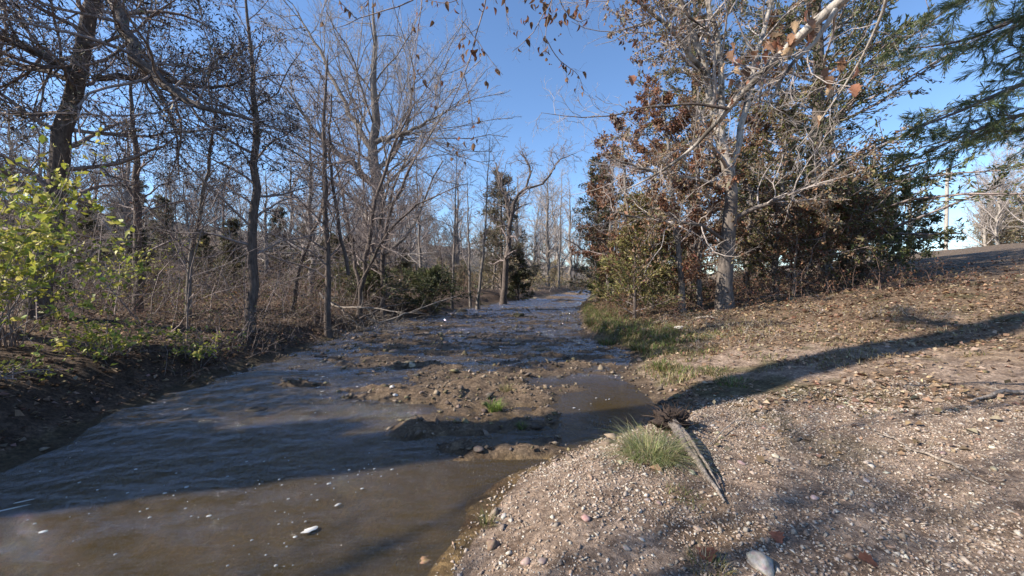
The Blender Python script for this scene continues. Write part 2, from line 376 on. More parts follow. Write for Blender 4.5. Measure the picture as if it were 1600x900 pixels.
# ------------------------------------------------------------------ ground and water sheets
ang_f = np.radians(np.arange(-66, 66.01, .42)); ang_c = np.radians(np.arange(70, 290.1, 4.)); angs = np.r_[ang_f, ang_c]
rad = np.r_[0.02, np.geomspace(1.1, 1500, 340)]
R_, A_ = np.meshgrid(rad, angs, indexing='ij'); X = R_ * np.sin(A_); Yg = R_ * np.cos(A_)
H = gh(X, Yg)
nr, na_ = X.shape
i, j = np.meshgrid(np.arange(nr - 1), np.arange(na_), indexing='ij'); j2 = (j + 1) % na_
faces = np.stack([i * na_ + j, i * na_ + j2, (i + 1) * na_ + j2, (i + 1) * na_ + j], -1).reshape(-1, 4)
x, y, h = X.ravel(), Yg.ravel(), H.ravel()
dR = x - xR(y); dL = xL(y) - x
soil = np.array([.50, .385, .285]); gravel = np.array([.53, .42, .34]); litter = np.array([.35, .26, .185]); dark = np.array([.15, .11, .085]); bedc = np.array([.52, .38, .18]); bed2 = np.array([.26, .17, .085])
mossc = np.array([.13, .13, .045]); far = np.array([.15, .135, .10])
cc = np.tile(soil, (len(x), 1))
def blend(cc, c_, k_): return cc * (1 - k_[:, None]) + c_ * k_[:, None]
cc = blend(cc, gravel, sm(.55, .35, fbm(x * .4, y * .4, 41) + .0 + (np.hypot(x - 1.5, y - 2.6) - 3) * .12))
cc = blend(cc, litter, sm(-.05, .12, fbm(x * .8, y * .8, 43) + .03 * (y - 7) + .02 * (x - 4)))
cc = blend(cc, litter * .8, sm(9, 13, y) * (dR > 0))
cc = blend(cc, mossc, sm(.1, .22, fbm(x * 1.3, y * 1.3, 47)) * sm(2, 7, y + x * .3) * .7 * (dR > 0))
cc = blend(cc, mossc * 1.1, sm(1.6, .3, dR) * sm(7.5, 10, y) * (dR > 0) * .8)
cc = blend(cc, dark, sm(-.2, .4, dL)); cc = blend(cc, litter * .75, sm(1, 4, dL) * sm(-.05, .1, fbm(x * .6, y * .6, 49)))
cc = blend(cc, far, sm(60, 120, np.hypot(x, y)))
cc = blend(cc, np.array([.21, .17, .135]), sm(11, 26, x) * sm(-10, 0, y) * .8)
inb = ((dR < .15) & (dL < .2)).astype(float)
cb_ = bedc[None] * (1 - sm(-.1, .15, fbm(x * 1.2, y * 2.6, 51))[:, None]) + bed2[None] * sm(-.1, .15, fbm(x * 1.2, y * 2.6, 51))[:, None]
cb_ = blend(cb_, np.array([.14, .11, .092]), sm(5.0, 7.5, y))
cb_ = blend(cb_, np.array([.14, .11, .05]), sm(.05, .2, fbm(x * 2.2, y * 2.2, 57)) * .7)
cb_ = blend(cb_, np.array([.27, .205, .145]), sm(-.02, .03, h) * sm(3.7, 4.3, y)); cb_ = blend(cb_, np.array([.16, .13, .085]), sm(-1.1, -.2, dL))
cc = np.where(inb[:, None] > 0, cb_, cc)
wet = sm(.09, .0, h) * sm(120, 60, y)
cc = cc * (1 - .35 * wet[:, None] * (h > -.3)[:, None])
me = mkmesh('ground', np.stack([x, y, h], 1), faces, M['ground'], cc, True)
at = me.attributes.new('wet', 'FLOAT', 'POINT'); at.data.foreach_set('value', wet.astype(np.float32))
link('ground', me, kind='structure')
# water sheet follows the creek from behind the camera to the far bend
ys = np.r_[np.linspace(-40, -6, 10), np.linspace(-5, 1.4, 12), np.geomspace(1.5, 190, 270)]; us = np.linspace(-.09, 1.09, 120)
YY, UU = np.meshgrid(ys, us, indexing='ij'); XX = xL(YY) - .35 + (xR(YY) - xL(YY) + .7) * UU
fl = sm(.3, -.15, (XX - xL(YY)) / (xR(YY) - xL(YY)) - .25) * sm(2.5, 6, YY) * 1.0
fl = np.maximum(fl, .8 * sm(6.6, 8.5, YY)); fl = np.maximum(fl, .26 + .4 * sm(0, -3, XX)); fl = fl * (1 - .93 * np.exp(-(((XX - 1.35) / 1.0) ** 2 + ((YY - 6.0) / 1.3) ** 2)))
ZZ = fbm(XX * 2.2 + YY * .6, YY * 3.8, 61, 3) * .085 * fl + fbm(XX * 4 + YY * 1.5, YY * 8, 63, 3) * .04 * fl
n0, n1_ = XX.shape; i, j = np.meshgrid(np.arange(n0 - 1), np.arange(n1_ - 1), indexing='ij')
wf = np.stack([i * n1_ + j, i * n1_ + j + 1, (i + 1) * n1_ + j + 1, (i + 1) * n1_ + j], -1).reshape(-1, 4)
me = mkmesh('water', np.stack([XX.ravel(), YY.ravel(), ZZ.ravel()], 1), wf, M['water'], np.exp(-np.clip(-gh(XX.ravel(), YY.ravel()), .005, .6)[:, None] * np.array([[1.9, 2.9, 5.4]])), True)
at = me.attributes.new('flow', 'FLOAT', 'POINT'); at.data.foreach_set('value', fl.ravel().astype(np.float32))
link('water', me, kind='structure')

# ------------------------------------------------------------------ stones
def ico():
    p = (1 + 5 ** .5) / 2
    v = np.array([(-1, p, 0), (1, p, 0), (-1, -p, 0), (1, -p, 0), (0, -1, p), (0, 1, p), (0, -1, -p), (0, 1, -p), (p, 0, -1), (p, 0, 1), (-p, 0, -1), (-p, 0, 1)], float)
    f = np.array([(0, 11, 5), (0, 5, 1), (0, 1, 7), (0, 7, 10), (0, 10, 11), (1, 5, 9), (5, 11, 4), (11, 10, 2), (10, 7, 6), (7, 1, 8), (3, 9, 4), (3, 4, 2), (3, 2, 6), (3, 6, 8), (3, 8, 9), (4, 9, 5), (2, 4, 11), (6, 2, 10), (8, 6, 7), (9, 8, 1)])
    return norm(v), f
IV, IF = ico()
def subdiv(v, f):
    v = list(map(tuple, v)); d_ = {}; o = []
    def mid(a, b):
        k_ = (min(a, b), max(a, b))
        if k_ not in d_:
            m_ = (np.array(v[a]) + np.array(v[b])) / 2; v.append(tuple(m_ / np.linalg.norm(m_))); d_[k_] = len(v) - 1
        return d_[k_]
    for a, b, c in f:
        ab, bc, ca = mid(a, b), mid(b, c), mid(c, a); o += [(a, ab, ca), (b, bc, ab), (c, ca, bc), (ab, bc, ca)]
    return np.array(v), np.array(o)
IV2, IF2 = subdiv(IV, IF); IV3, IF3 = subdiv(IV2, IF2)
OV = norm(np.array([(1, 0, 0), (-1, 0, 0), (0, 1, 0), (0, -1, 0), (0, 0, 1), (0, 0, -1)], float)); OF = np.array([(0, 2, 4), (2, 1, 4), (1, 3, 4), (3, 0, 4), (2, 0, 5), (1, 2, 5), (3, 1, 5), (0, 3, 5)])
def rotz(a_):
    c_, s_ = np.cos(a_), np.sin(a_); o = np.zeros(a_.shape + (3, 3)); o[..., 0, 0] = c_; o[..., 0, 1] = -s_; o[..., 1, 0] = s_; o[..., 1, 1] = c_; o[..., 2, 2] = 1; return o
def pebbles(xs, ys_, size, cols, sink=.25):
    n = len(xs); z = gh(xs, ys_)
    sc = size[:, None] * np.stack([1 + .35 * rng.random(n), .65 + .25 * rng.random(n), .38 + .3 * rng.random(n)], 1) * .5
    v = OV[None] * (1 + .2 * rng.normal(size=(n, 6, 1))).clip(.6, 1.4) * 1.12 + rng.normal(size=(n, 6, 3)) * .16; v = v * sc[:, None]
    v = np.einsum('nij,nkj->nki', rotz(rng.random(n) * 6.28), v)
    tl = rng.normal(size=(n, 2)) * .3; v[..., 2] += v[..., 0] * tl[:, :1] + v[..., 1] * tl[:, 1:]
    v = v + np.stack([xs, ys_, z + sc[:, 2] * (1 - 2 * sink)], 1)[:, None]
    return v.reshape(-1, 3), (OF[None] + np.arange(n)[:, None, None] * 6).reshape(-1, 3), np.repeat(cols, 6, 0)
GRAVC = [(.38, .31, .25), (.45, .39, .33), (.32, .26, .21), (.34, .25, .185), (.50, .46, .40), (.26, .21, .175)]
def scatter(n, x0, x1, y0, y1, dens):
    xs = x0 + (x1 - x0) * rng.random(n); yy = y0 + (y1 - y0) * rng.random(n); k_ = rng.random(n) < dens(xs, yy); return xs[k_], yy[k_]
b = Buf()
xs, yy = scatter(62000, -1, 5.6, 1.3, 5.6, lambda x, y: sm(-.12, .25, x - xR(y)) * (.5 + .6 * sm(-.12, .12, fbm(x * 1.3, y * 1.3, 71) + .10 - .05 * np.hypot(x - 1.6, y - 2.2))))
b.add(*pebbles(xs, yy, np.exp(rng.normal(size=len(xs)) * .42) * .0148, pal(len(xs), GRAVC, .16, None, .015)))
link('gravel', b.mesh('gravel', M['stone'], False), kind='stuff', label='small broken tan and grey gravel covering the near shore')
b = Buf()
xs, yy = scatter(34000, -6, 10, 4, 30, lambda x, y: np.where((x < xR(y) + .6) & (x > xL(y)), sm(-.12, .0, gh(x, y)) * .9, .10 * (x > xR(y)) * sm(12, 6, y)))
b.add(*pebbles(xs, yy, np.exp(rng.normal(size=len(xs)) * .45) * .045, pal(len(xs), [(.13, .105, .085), (.19, .15, .11), (.09, .075, .065), (.25, .20, .155), (.17, .145, .08)], .22, None, .02)))
link('creek_rubble', b.mesh('creek_rubble', M['stone'], False), kind='stuff', label='wet brown rubble on the shoals in the creek')
def rock(name, x, y, s, label, cat='rock', col=(.3, .26, .22), flat=.6, group=None, up=0, sub=2, mat='stone', ang=None):
    v0, f0 = (IV3, IF3) if sub == 3 else (IV2, IF2)
    k1 = rng.normal(size=(5, 3)); v = v0.copy(); amp = 0
    for q in k1: amp = amp + .10 * np.sin(v0 @ q * 2.2 + q[0] * 5)
    v = v * (1 + amp + .05 * rng.normal(size=len(v)))[:, None] * np.array([s, s * .72, s * flat]) * .5
    v[:, 2] = np.where(v[:, 2] < 0, v[:, 2] * .7, v[:, 2])
    me = mkmesh(name, v, f0, M[mat], pal(len(v), [col], .08), sub == 3)
    o = link(name, me, None, (x, y, max(g1(x, y), -.03 if up else -9) + s * flat * .12 + up), label=label, category=cat); o.rotation_euler = (0, 0, rng.random() * 3 if ang is None else ang)
    if group: o['group'] = group
    return o
def G(px, py, z=None):
    """world point on the terrain seen at that direction"""
    zz = .1 if z is None else z
    for _ in range(12):
        Y_ = (CAMZ - zz) * F / max(py - HOR, 4); X_ = (px - 800) / F * Y_
        if z is not None: break
        zz = zz * .5 + g1(X_, Y_) * .5
    return X_, Y_
for (px, py, s, lab, c_, fl_) in [
    (643, 573, .20, 'pale striped stone perched at the upper edge of the mid-creek shoal', (.42, .37, .28), .75),
    (811, 494, .62, 'dark mossy boulder standing alone in mid-stream before the far bend', (.07, .065, .04), .55),
    (722, 488, .75, 'dark flat boulder at the water edge below the dark cedar bush', (.06, .055, .045), .4),
    (1192, 890, .16, 'pale rounded stone at the bottom edge of the photo on the gravel', (.36, .34, .31), .6),
    (1063, 513, .34, 'whitish flat rock lying on the bare bank left of the big trunk', (.6, .56, .52), .35),
    (1006, 516, .24, 'small grey rock on the bank between the grass and the whitish rock', (.36, .33, .3), .4),
    (848, 548, .4, 'small brown rock breaking the riffle above the pool', (.14, .12, .09), .35),
    (748, 704, .13, 'single dark stone in the shallow water near the pink silt', (.12, .10, .09), .5),
    (612, 607, .10, 'small white stone at the left tip of the shoal', (.62, .6, .56), .6),
    (617, 619, .08, 'smaller white stone just below the white stone at the left tip of the shoal', (.66, .64, .6), .6),
    (398, 668, .24, 'dark wet rock breaking the surface of the left riffle', (.05, .045, .04), .35),
    (770, 858, .10, 'brown stone standing in the waterline beside the foreground gravel', (.22, .16, .12), .8),
    (628, 893, .10, 'small dark upright stone in the water at the bottom edge of the photo', (.09, .06, .05), 1.1),
    (664, 888, .14, 'orange-brown submerged rock beside the small dark upright stone', (.26, .17, .1), .6),
    (885, 470, 1.1, 'flat brown slab on the far gravel tongue by the bend', (.22, .18, .13), .25),
    (835, 462, 1.3, 'low pale slab at the foot of the far left bank', (.30, .25, .19), .25)]:
    X_, Y_ = G(px, py)
    rock('rock', X_, Y_, s, lab, 'rock', c_, fl_, None, .01 if py < 680 and 380 < px < 870 else 0, 3)
gx, gy = [], []
for px, py in [(840, 455), (850, 458), (862, 452), (1380, 690), (1228, 700), (1230, 780)] : pass
for k in range(34):
    Y_ = rng.uniform(7.5, 26); X_ = rng.uniform(xL(Y_) + .5, xR(Y_) - .5)
    rock('stone', X_, Y_, rng.uniform(.14, .34), 'dark wet stone breaking the surface of the upstream riffle', 'stone', pal(1, [(.13, .11, .09), (.09, .08, .07), (.2, .165, .13)])[0], .4, 'dark wet stones in the upstream riffle', .01)
# medium stones lying loose on the gravel
k_ = 0
while k_ < 46:
    X_ = rng.uniform(-.3, 4.6); Y_ = rng.uniform(2.0, 5.2)
    if X_ < xR(Y_) + .15: continue
    rock('stone', X_, Y_, rng.uniform(.04, .085), 'loose fist-sized stone lying among the foreground gravel', 'stone', pal(1, GRAVC)[0], .55, 'loose stones on the gravel'); k_ += 1
# ------------------------------------------------------------------ foam
def blob(cx, cy, rx, ry, ang, z=.012, n=14, t=.006):
    a_ = np.arange(n) / n * 2 * np.pi; rr = 1 + .22 * np.sin(a_ * 2 + cx * 9) + .15 * rng.normal(size=n)
    p_ = np.stack([np.cos(a_) * rx * rr, np.sin(a_) * ry * rr], 1); c_, s_ = math.cos(ang), math.sin(ang)
    p_ = p_ @ np.array([[c_, s_], [-s_, c_]]); lo = np.c_[p_ + [cx, cy], np.full(n, z)]; hi = np.c_[p_ * .8 + [cx, cy], np.full(n, z + t)]
    v = np.concatenate([lo, hi, [[cx, cy, z + t * 1.2]]]); i_ = np.arange(n); j_ = (i_ + 1) % n
    f = np.concatenate([np.stack([i_, j_, j_ + n], 1), np.stack([i_, j_ + n, i_ + n], 1), np.stack([i_ + n, j_ + n, np.full(n, 2 * n)], 1)])
    return v, f
FO = [(482, 832, .055, .026, 'large pale oval foam patch floating on the shallow brown water'), (526, 792, .028, .013, 'small oval foam patch upstream of the large oval one'), (13, 798, .09, .006, 'long white foam streak on the water at the left edge of the photo'),
      (30, 787, .06, .005, 'second thin foam streak above the long one at the left edge')]
for px, py, rx, ry, lab in FO:
    X_, Y_ = G(px, py, .01); v, f = blob(0, 0, rx, ry, math.radians(35)); 
    link('foam_patch', mkmesh('foam_patch', v, f, M['foam'], None), None, (X_, Y_, 0), label=lab, category='foam')
fb = Buf()
for (cx, cy, sx, sy, n) in [(575, 745, 40, 14, 22), (520, 765, 20, 10, 6), (460, 830, 40, 30, 12), (430, 870, 50, 22, 14), (150, 780, 110, 45, 22), (330, 770, 60, 20, 12), (380, 745, 60, 15, 10), (880, 640, 45, 14, 14), (500, 605, 12, 22, 16), (540, 570, 30, 16, 12), (100, 700, 70, 20, 10)]:
    for _ in range(n):
        px = rng.normal() * sx + cx; py = rng.normal() * sy + cy
        if py < 545 or px > 960: continue
        X_, Y_ = G(px, min(py, 920), .01); s_ = Y_ * .0014 * math.exp(rng.normal() * .5)
        fb.add(*blob(X_, Y_, s_ * 1.6, s_ * .8, math.radians(35 + 10 * rng.normal()), n=8, z=.014))
link('foam_flecks', fb.mesh('foam_flecks', M['foam'], False, False), kind='stuff', label='scattered white foam flecks drifting on the creek')

# ------------------------------------------------------------------ leaf litter, grass and undergrowth
def litter_on(n, x0, x1, y0, y1, dens, size, cols, name, label, lift=.012):
    xs, yy = scatter(n, x0, x1, y0, y1, dens); z = gh(xs, yy) + lift; m = len(xs)
    D = rng.normal(size=(m, 3)) * np.array([1, 1, .28])
    pos = np.stack([xs, yy, z], 1); s_ = size * (1 + .35 * rng.normal(size=m)).clip(.35, 2)[:, None]; D = norm(D)
    W = norm(np.cross(D, np.array([0, 0, 1.]) + rng.normal(size=(m, 3)) * .35)); Nn = norm(np.cross(W, D)); fo = rng.uniform(.05, .4, (m, 1))
    v = np.stack([pos, pos + D * s_ * .5 + W * s_ * .35 + Nn * s_ * fo, pos + D * s_ + Nn * s_ * fo * .3, pos + D * s_ * .5 - W * s_ * .35 + Nn * s_ * fo], 1).reshape(-1, 3)
    b_ = np.arange(m)[:, None] * 4; f = np.concatenate([b_ + [0, 1, 2], b_ + [0, 2, 3]])
    link(name, mkmesh(name, v, f, M['dryleaf'], np.repeat(pal(m, cols, .25), 4, 0)), kind='stuff', label=label)
LIT = [(.42, .32, .22), (.33, .23, .15), (.50, .41, .30), (.26, .18, .12), (.38, .27, .17)]
litter_on(72000, 1, 26, 3.4, 20, lambda x, y: (x > xR(y) + .3) * np.clip(.12 + .9 * sm(-.12, .15, fbm(x * .8, y * .8, 43) + .04 * (y - 6) + .02 * (x - 4)), 0, 1) * sm(26, 8, np.hypot(x, y)) , .065, LIT, 'leaf_litter', 'dry tan leaves and straw strewn over the slope right of the creek')
litter_on(45000, -22, -4.5, 2.5, 22, lambda x, y: (x < xL(y) - .15) * .9 * sm(26, 6, np.hypot(x + 4, y - 4)), .07, [(.20, .14, .10), (.28, .19, .13), (.13, .09, .07), (.34, .26, .19)], 'leaf_litter', 'dull brown leaf litter covering the left bank')
litter_on(22000, 2, 34, 9, 40, lambda x, y: (x > xR(y) + .3) * .9 * sm(44, 14, np.hypot(x, y)), .11, [(.26, .16, .1), (.18, .09, .06), (.34, .25, .17)], 'leaf_litter', 'brown leaves under the thicket right of the creek')

def blades(xs, yy, hgt, cols, lean=.5, wd=.006, z=None, K=4, dirs=None):
    n = len(xs); z0 = gh(xs, yy) - .01 if z is None else z; az = rng.random(n) * 6.28; dx = np.stack([np.cos(az), np.sin(az)], 1) if dirs is None else norm(dirs + rng.normal(size=(n, 2)) * .5)
    ln = lean * (.3 + rng.random(n)); hh = hgt * (.5 + .7 * rng.random(n)); t_ = np.linspace(0, 1, K)[None]
    px_ = xs[:, None] + dx[:, :1] * ln[:, None] * hh[:, None] * t_ ** 2 ; py_ = yy[:, None] + dx[:, 1:] * ln[:, None] * hh[:, None] * t_ ** 2
    pz = z0[:, None] + hh[:, None] * (t_ - .35 * ln[:, None] * t_ ** 3)
    P_ = np.stack([px_, py_, pz], -1); W = np.stack([-dx[:, 1], dx[:, 0], np.zeros(n)], 1)[:, None] * (wd * (1 - t_ * .92))[..., None]
    v = np.stack([P_ - W, P_ + W], 2).reshape(-1, 3); b_ = (np.arange(n)[:, None] * K + np.arange(K - 1)[None]).reshape(-1, 1) * 2
    f = b_ + np.array([[0, 1, 3, 2]])
    return v, f, np.repeat(pal(n, cols, .2), 2 * K, 0)
GREEN = [(.14, .20, .05), (.20, .25, .07), (.10, .15, .045), (.32, .30, .15)]
DRY = [(.40, .31, .18), (.30, .22, .12), (.50, .42, .27), (.24, .2, .09)]
b = Buf()
xs, yy = scatter(26000, 2.2, 7, 9.6, 26, lambda x, y: sm(0.0, .25, x - xR(y)) * sm(2.2, .5, x - xR(y)))
b.add(*blades(xs, yy, .22, GREEN + DRY[:2], 1.1, .011, K=4))
link('bank_grass', b.mesh('bank_grass', M['leaf']), kind='stuff', label='green tufted grass along the cut edge of the right bank')
b = Buf()
xs, yy = scatter(20000, 2.3, 7, 6.6, 11.5, lambda x, y: sm(0.1, .5, x - xR(y)) * sm(3.0, .8, x - xR(y)) * sm(-.1, .08, fbm(x * 1.4, y * 1.4, 81)))
b.add(*blades(xs, yy, .14, GREEN + DRY, .9, .009))
xs, yy = scatter(26000, 3, 13, 6, 14, lambda x, y: sm(-.02, .15, fbm(x * .9, y * .9, 83)) * (x > xR(y) + 1) * sm(15, 8, np.hypot(x, y)))
b.add(*blades(xs, yy, .12, DRY + [(.2, .2, .07)], 1.1, .008))
xs, yy = scatter(5000, 1.1, 1.7, 2.6, 3.4, lambda x, y: sm(.3, .05, np.hypot((x - 1.32) / .5, (y - 3.0))) * .3)
b.add(*blades(xs, yy, .05, OLIVE, .9, .004))
link('dry_grass', b.mesh('dry_grass', M['leaf']), kind='stuff', label='short dry straw-coloured grass with green patches on the right slope')

def tuft(px, py, n, hgt, wd, label, cols, lean=.8, rad_=.07, single=0, name='grass_tuft'):
    X_, Y_ = G(px, py); z_ = max(g1(X_, Y_), -.06); r = thing(name, (X_, Y_, z_), label, 'grass tuft')
    m = n - single; a_ = rng.random(m) * 6.28; q = rad_ * np.sqrt(rng.random(m)); xs = np.cos(a_) * q; yy = np.sin(a_) * q
    bb = Buf(); bb.add(*blades(xs, yy, hgt, cols, lean, wd, z=np.zeros(m) - .01, K=5, dirs=np.stack([xs, yy], 1) / rad_ * 1.5))
    link('blades', bb.mesh('blades', M['leaf']), r, kind='stuff')
    protos = []
    for k in range(min(single, 6)):
        bb = Buf(); bb.add(*blades(np.zeros(1), np.zeros(1), hgt * 1.2, cols, lean * 1.2, wd * 1.2, z=np.zeros(1), K=7, dirs=np.array([[2., 0]]))); protos.append(bb.mesh('blade', M['leaf']))
    for k in range(single):
        a1 = rng.random() * 6.28; q1 = rad_ * rng.random() ** .5
        o = link('blade', protos[k % len(protos)], r, (math.cos(a1) * q1, math.sin(a1) * q1, 0)); o.rotation_euler = (0, 0, a1 + rng.normal() * .5); s_ = rng.uniform(.7, 1.15); o.scale = (s_, s_, s_)
    return r
tuft(773, 642, 260, .17, .0045, 'bright green grass tuft growing on the mid-creek shoal', [(.14, .25, .04), (.22, .32, .06), (.30, .30, .12)], .8, .10, 40)
tuft(790, 610, 110, .12, .004, 'pale yellowed grass clump just behind the bright green tuft', DRY + OLIVE, .9, .11)
tuft(815, 671, 120, .10, .004, 'smallest green grass tuft in the shallows nearest the gravel', [(.14, .24, .05), (.10, .16, .04), (.28, .28, .1)], .8, .06, 12)
tuft(1018, 715, 800, .25, .0035, 'big arching tuft of long pale green grass beside the split log', [(.30, .34, .14), (.40, .42, .21), (.20, .24, .09), (.52, .48, .30)], 1.45, .25, 150)
tuft(938, 672, 200, .12, .004, 'drab dark grass clump leaning into the pool by the shaded bank', [(.13, .13, .07), (.10, .1, .06)], 1.0, .16)
tuft(760, 825, 70, .10, .004, 'sparse olive grass sprig at the waterline of the foreground gravel', OLIVE + DRY, .9, .05, 10)
tuft(1110, 892, 160, .07, .004, 'low dull green tuft beside the pale rounded stone', OLIVE + DRY, .8, .12)
for px, py, hh, lab in [(925, 505, .4, 'lush grass clump at the upstream corner of the right bank'), (950, 538, .36, 'yellow-green grass clump overhanging the waterline of the right bank'), (1005, 548, .34, 'dark green grass clump between the pool and the right bank'),
                        (1040, 575, .24, 'faded grass clump at the inner end of the brown shoal'), (1120, 583, .16, 'bright green low grass patch at the start of the bare slope'), (1150, 600, .14, 'thin straw tuft at the lower edge of the bank grass')]:
    tuft(px, py, 240, hh * .75, .010, lab, GREEN + DRY[:2], 1.2, .30)

# undergrowth: arching stems and small leaves
def brush(name, n, x0, x1, y0, y1, dens, hgt, stem_mat, leafcols, leafn, leafsize, label, rad_=.007, up=.10, K=5, kids=5):
    xs, yy = scatter(n, x0, x1, y0, y1, dens); m = len(xs); z = gh(xs, yy) - .05
    dr = norm(np.stack([rng.normal(size=m), rng.normal(size=m), 1.2 + rng.random(m)], 1)); L_ = hgt * (.45 + .8 * rng.random(m))
    pts = np.zeros((m, K, 3)); pts[:, 0] = np.stack([xs, yy, z], 1)
    for k in range(1, K): dr = norm(dr + rng.normal(size=(m, 3)) * .22 + np.array([0, 0, up - .12 * k])); pts[:, k] = pts[:, k - 1] + dr * (L_ / (K - 1))[:, None]
    R = rad_ * np.linspace(1, .35, K)[None] * (.6 + .8 * rng.random((m, 1))); b1 = Buf(); b1.add(*tube(pts, R, 3))
    c1, r1 = grow(pts, R, kids, .25, 1, 50, -.45, 4, .3, .02, .6, .002); b1.add(*tube(c1, r1, 3))
    root = link(name, b1.mesh(name, M[stem_mat], False, False), kind='stuff', label=label)
    if leafn:
        pos, tan = along(c1, leafn, .1); b2 = Buf(); b2.add(*leaves(pos + rng.normal(size=pos.shape) * .04, leafsize, leafcols)); link('leaves', b2.mesh('leaves', M['leaf']), root, kind='stuff')
ld = lambda x, y: (x < xL(y) - .5)
brush('undergrowth', 2000, -24, -5.5, 4, 20, lambda x, y: ld(x, y) * sm(.6, 2.2, xL(y) - x) * .8 * sm(-.25, .1, fbm(x * .5, y * .5, 91)), 1.25, 'twig_red', DARKL + DULL + OLIVE[:2] + [(.34, .20, .09)], 20000, .05, 'tangled reddish brown undergrowth on the left bank')
brush('saplings', 420, -26, -6.0, 8, 24, lambda x, y: ld(x, y) * .9, 3.6, 'twig_dark', DULL, 5000, .05, 'thicket of fine bare saplings standing along the left bank', .013, .25, 6, 8)
brush('undergrowth', 900, -13, -5, 6.5, 19, lambda x, y: (x < xL(y) + .1) * sm(3.2, 1.0, xL(y) - x), .95, 'twig_dark', DARKL + DULL, 6000, .05, 'tangle of dead twigs hanging over the edge of the left bank', .006)
brush('undergrowth', 1500, -40, -4, 18, 48, lambda x, y: ld(x, y) * .9, 2.6, 'twig_red', DULL + [(.16, .15, .05), (.2, .11, .06)], 20000, .12, 'brown and olive scrub deeper behind the left bank', .012)
brush('undergrowth', 1500, 3.5, 22, 12.5, 26, lambda x, y: (x > xR(y) + .9) * (.35 + .65 * sm(13.5, 16, y + x * .12)) * sm(17, 13.5, x), 1.3, 'twig_red', RUST + DULL, 12000, .075, 'red-brown undergrowth at the foot of the right thicket', .007)
brush('undergrowth', 1000, -16, 26, 42, 95, lambda x, y: ((x < xL(y) - .5) | (x > xR(y) + .5)) * 1., 3.0, 'twig_pale', [(.46, .34, .2), (.38, .30, .15), (.26, .24, .11), (.50, .40, .26)], 26000, .22, 'pale tan scrub around the far bend', .02)
brush('undergrowth', 700, 3.2, 11, 8.6, 13.4, lambda x, y: (x > xR(y) + 1.2) * sm(0, .15, fbm(x * .9, y * .9, 97)), .45, 'twig_pale', DRY, 2500, .04, 'pale dead weed stalks around the base of the big tree', .004)

# ------------------------------------------------------------------ hero trees
def rough_limb(p, r, K=16):
    q, rr = resample(p, r, K); return q, rr
# big pale-barked tree on the right bank
st = [px_stem([(1133, 497), (1139, 400), (1141, 330), (1133, 260), (1122, 195), (1108, 130), (1085, 70), (1052, 0), (1010, -110), (985, -190)], 14, [.27, .25, .23, .20, .17, .14, .115, .09, .06, .03]),
      ([P(1126, 215, 14), P(1128, 150, 13.8), P(1122, 80, 13.6), P(1098, 0, 13.4), P(1090, -110, 13.2)], [.12, .11, .09, .075, .03]),
      ([P(1138, 285, 14), P(1158, 200, 14.3), P(1172, 110, 14.6), P(1205, 0, 15), P(1230, -120, 15.4)], [.12, .11, .09, .07, .03]),
      ([P(1110, 135, 14), P(1080, 95, 13.5), P(1040, 40, 13), P(1000, 10, 12.6), P(930, -20, 12.2)], [.09, .085, .07, .05, .02]),
      ([P(1140, 345, 14), P(1190, 320, 13.6), P(1250, 300, 13.2), P(1310, 250, 13)], [.09, .075, .05, .02]),
      ([P(1136, 300, 14), P(1090, 280, 13.6), P(1020, 270, 13.3), P(960, 250, 13)], [.09, .07, .05, .02]),
      ([P(1140, 380, 14), P(1090, 350, 13.2), P(1020, 345, 12.8), P(950, 330, 12.4)], [.07, .055, .04, .015])]
def keepr(p): return (p[:, 2] > 1.3)
build_tree('broadleaf_tree', 'tall pale-barked tree with tan dead leaves on the right bank, brightest trunk', 'tree', st,
           [dict(n=17, t0=.25, t1=1, ang=52, length=3.1, K=7, wig=.2, up=.03, rr=.45, rmin=.012, prof=.45, sides=4), dict(n=8, t0=.15, t1=1, ang=48, length=-.42, K=5, wig=.25, rr=.55, rmin=.006), dict(n=6, t0=.1, t1=1, ang=45, length=-.5, K=4, wig=.25, rr=.55, rmin=.0035)],
           [dict(n=19000, size=.10, cols=TAN + RUST[2:3], width=.55, hang=.8, spread=.06, keep=lambda p: (fbm(p[:, 0] * .55 + 3, p[:, 2] * .55, 101) > -.06) & (p[:, 0] > 3.2), svar=.4)], 'bark_syc', 'twig_pale', show_limbs=True, base_flare=1.3, sides=12)
# rust-leaved beeches and oaks of the thicket
def sapling(px, py, Y, top, r, label, cols, nleaf, size=.09, lean=0, group=None, tm='twig_dark', n1=16, L1=1.7, bm='bark_grey', name='broadleaf_tree', low=.15, second=None, keep=None, up=.0):
    b0 = P(px, py, Y); st = [px_stem([(px, py), (px + lean * .3, py * .66 + top * .34), (px + lean * .7, py * .33 + top * .67), (px + lean, top)], Y, [r, r * .8, r * .55, r * .2])]
    if second: st.append(px_stem([(px + 3, py), (px + second * .5, py * .5 + top * .5), (px + second, top + 20)], Y, [r * .7, r * .5, r * .15]))
    return build_tree(name, label, 'tree', st, [dict(n=n1, t0=low, t1=1, ang=62, length=L1, K=6, wig=.2, up=up, rr=.42, rmin=.008, prof=.5, sides=4), dict(n=8, t0=.15, t1=1, ang=48, length=-.42, K=4, wig=.25, rr=.55, rmin=.005), dict(n=4, t0=.1, t1=1, ang=45, length=-.55, K=3, wig=.25, rr=.6, rmin=.0035)],
               ([dict(n=nleaf, size=size, cols=cols, width=.5, hang=.5, spread=.05, keep=keep)] if nleaf else None), bm, tm, group)
sapling(1068, 470, 14.5, 150, .11, 'slim leaning tree with rust-red leaves, first trunk left of the big pale one', RUST, 9000, .095, -35, n1=18, L1=2.3)
sapling(1093, 478, 15.5, 120, .10, 'straight slim rust-leaved tree between the leaning one and the big pale trunk', RUST + TAN, 8000, .10, -5, n1=18, L1=2.4)
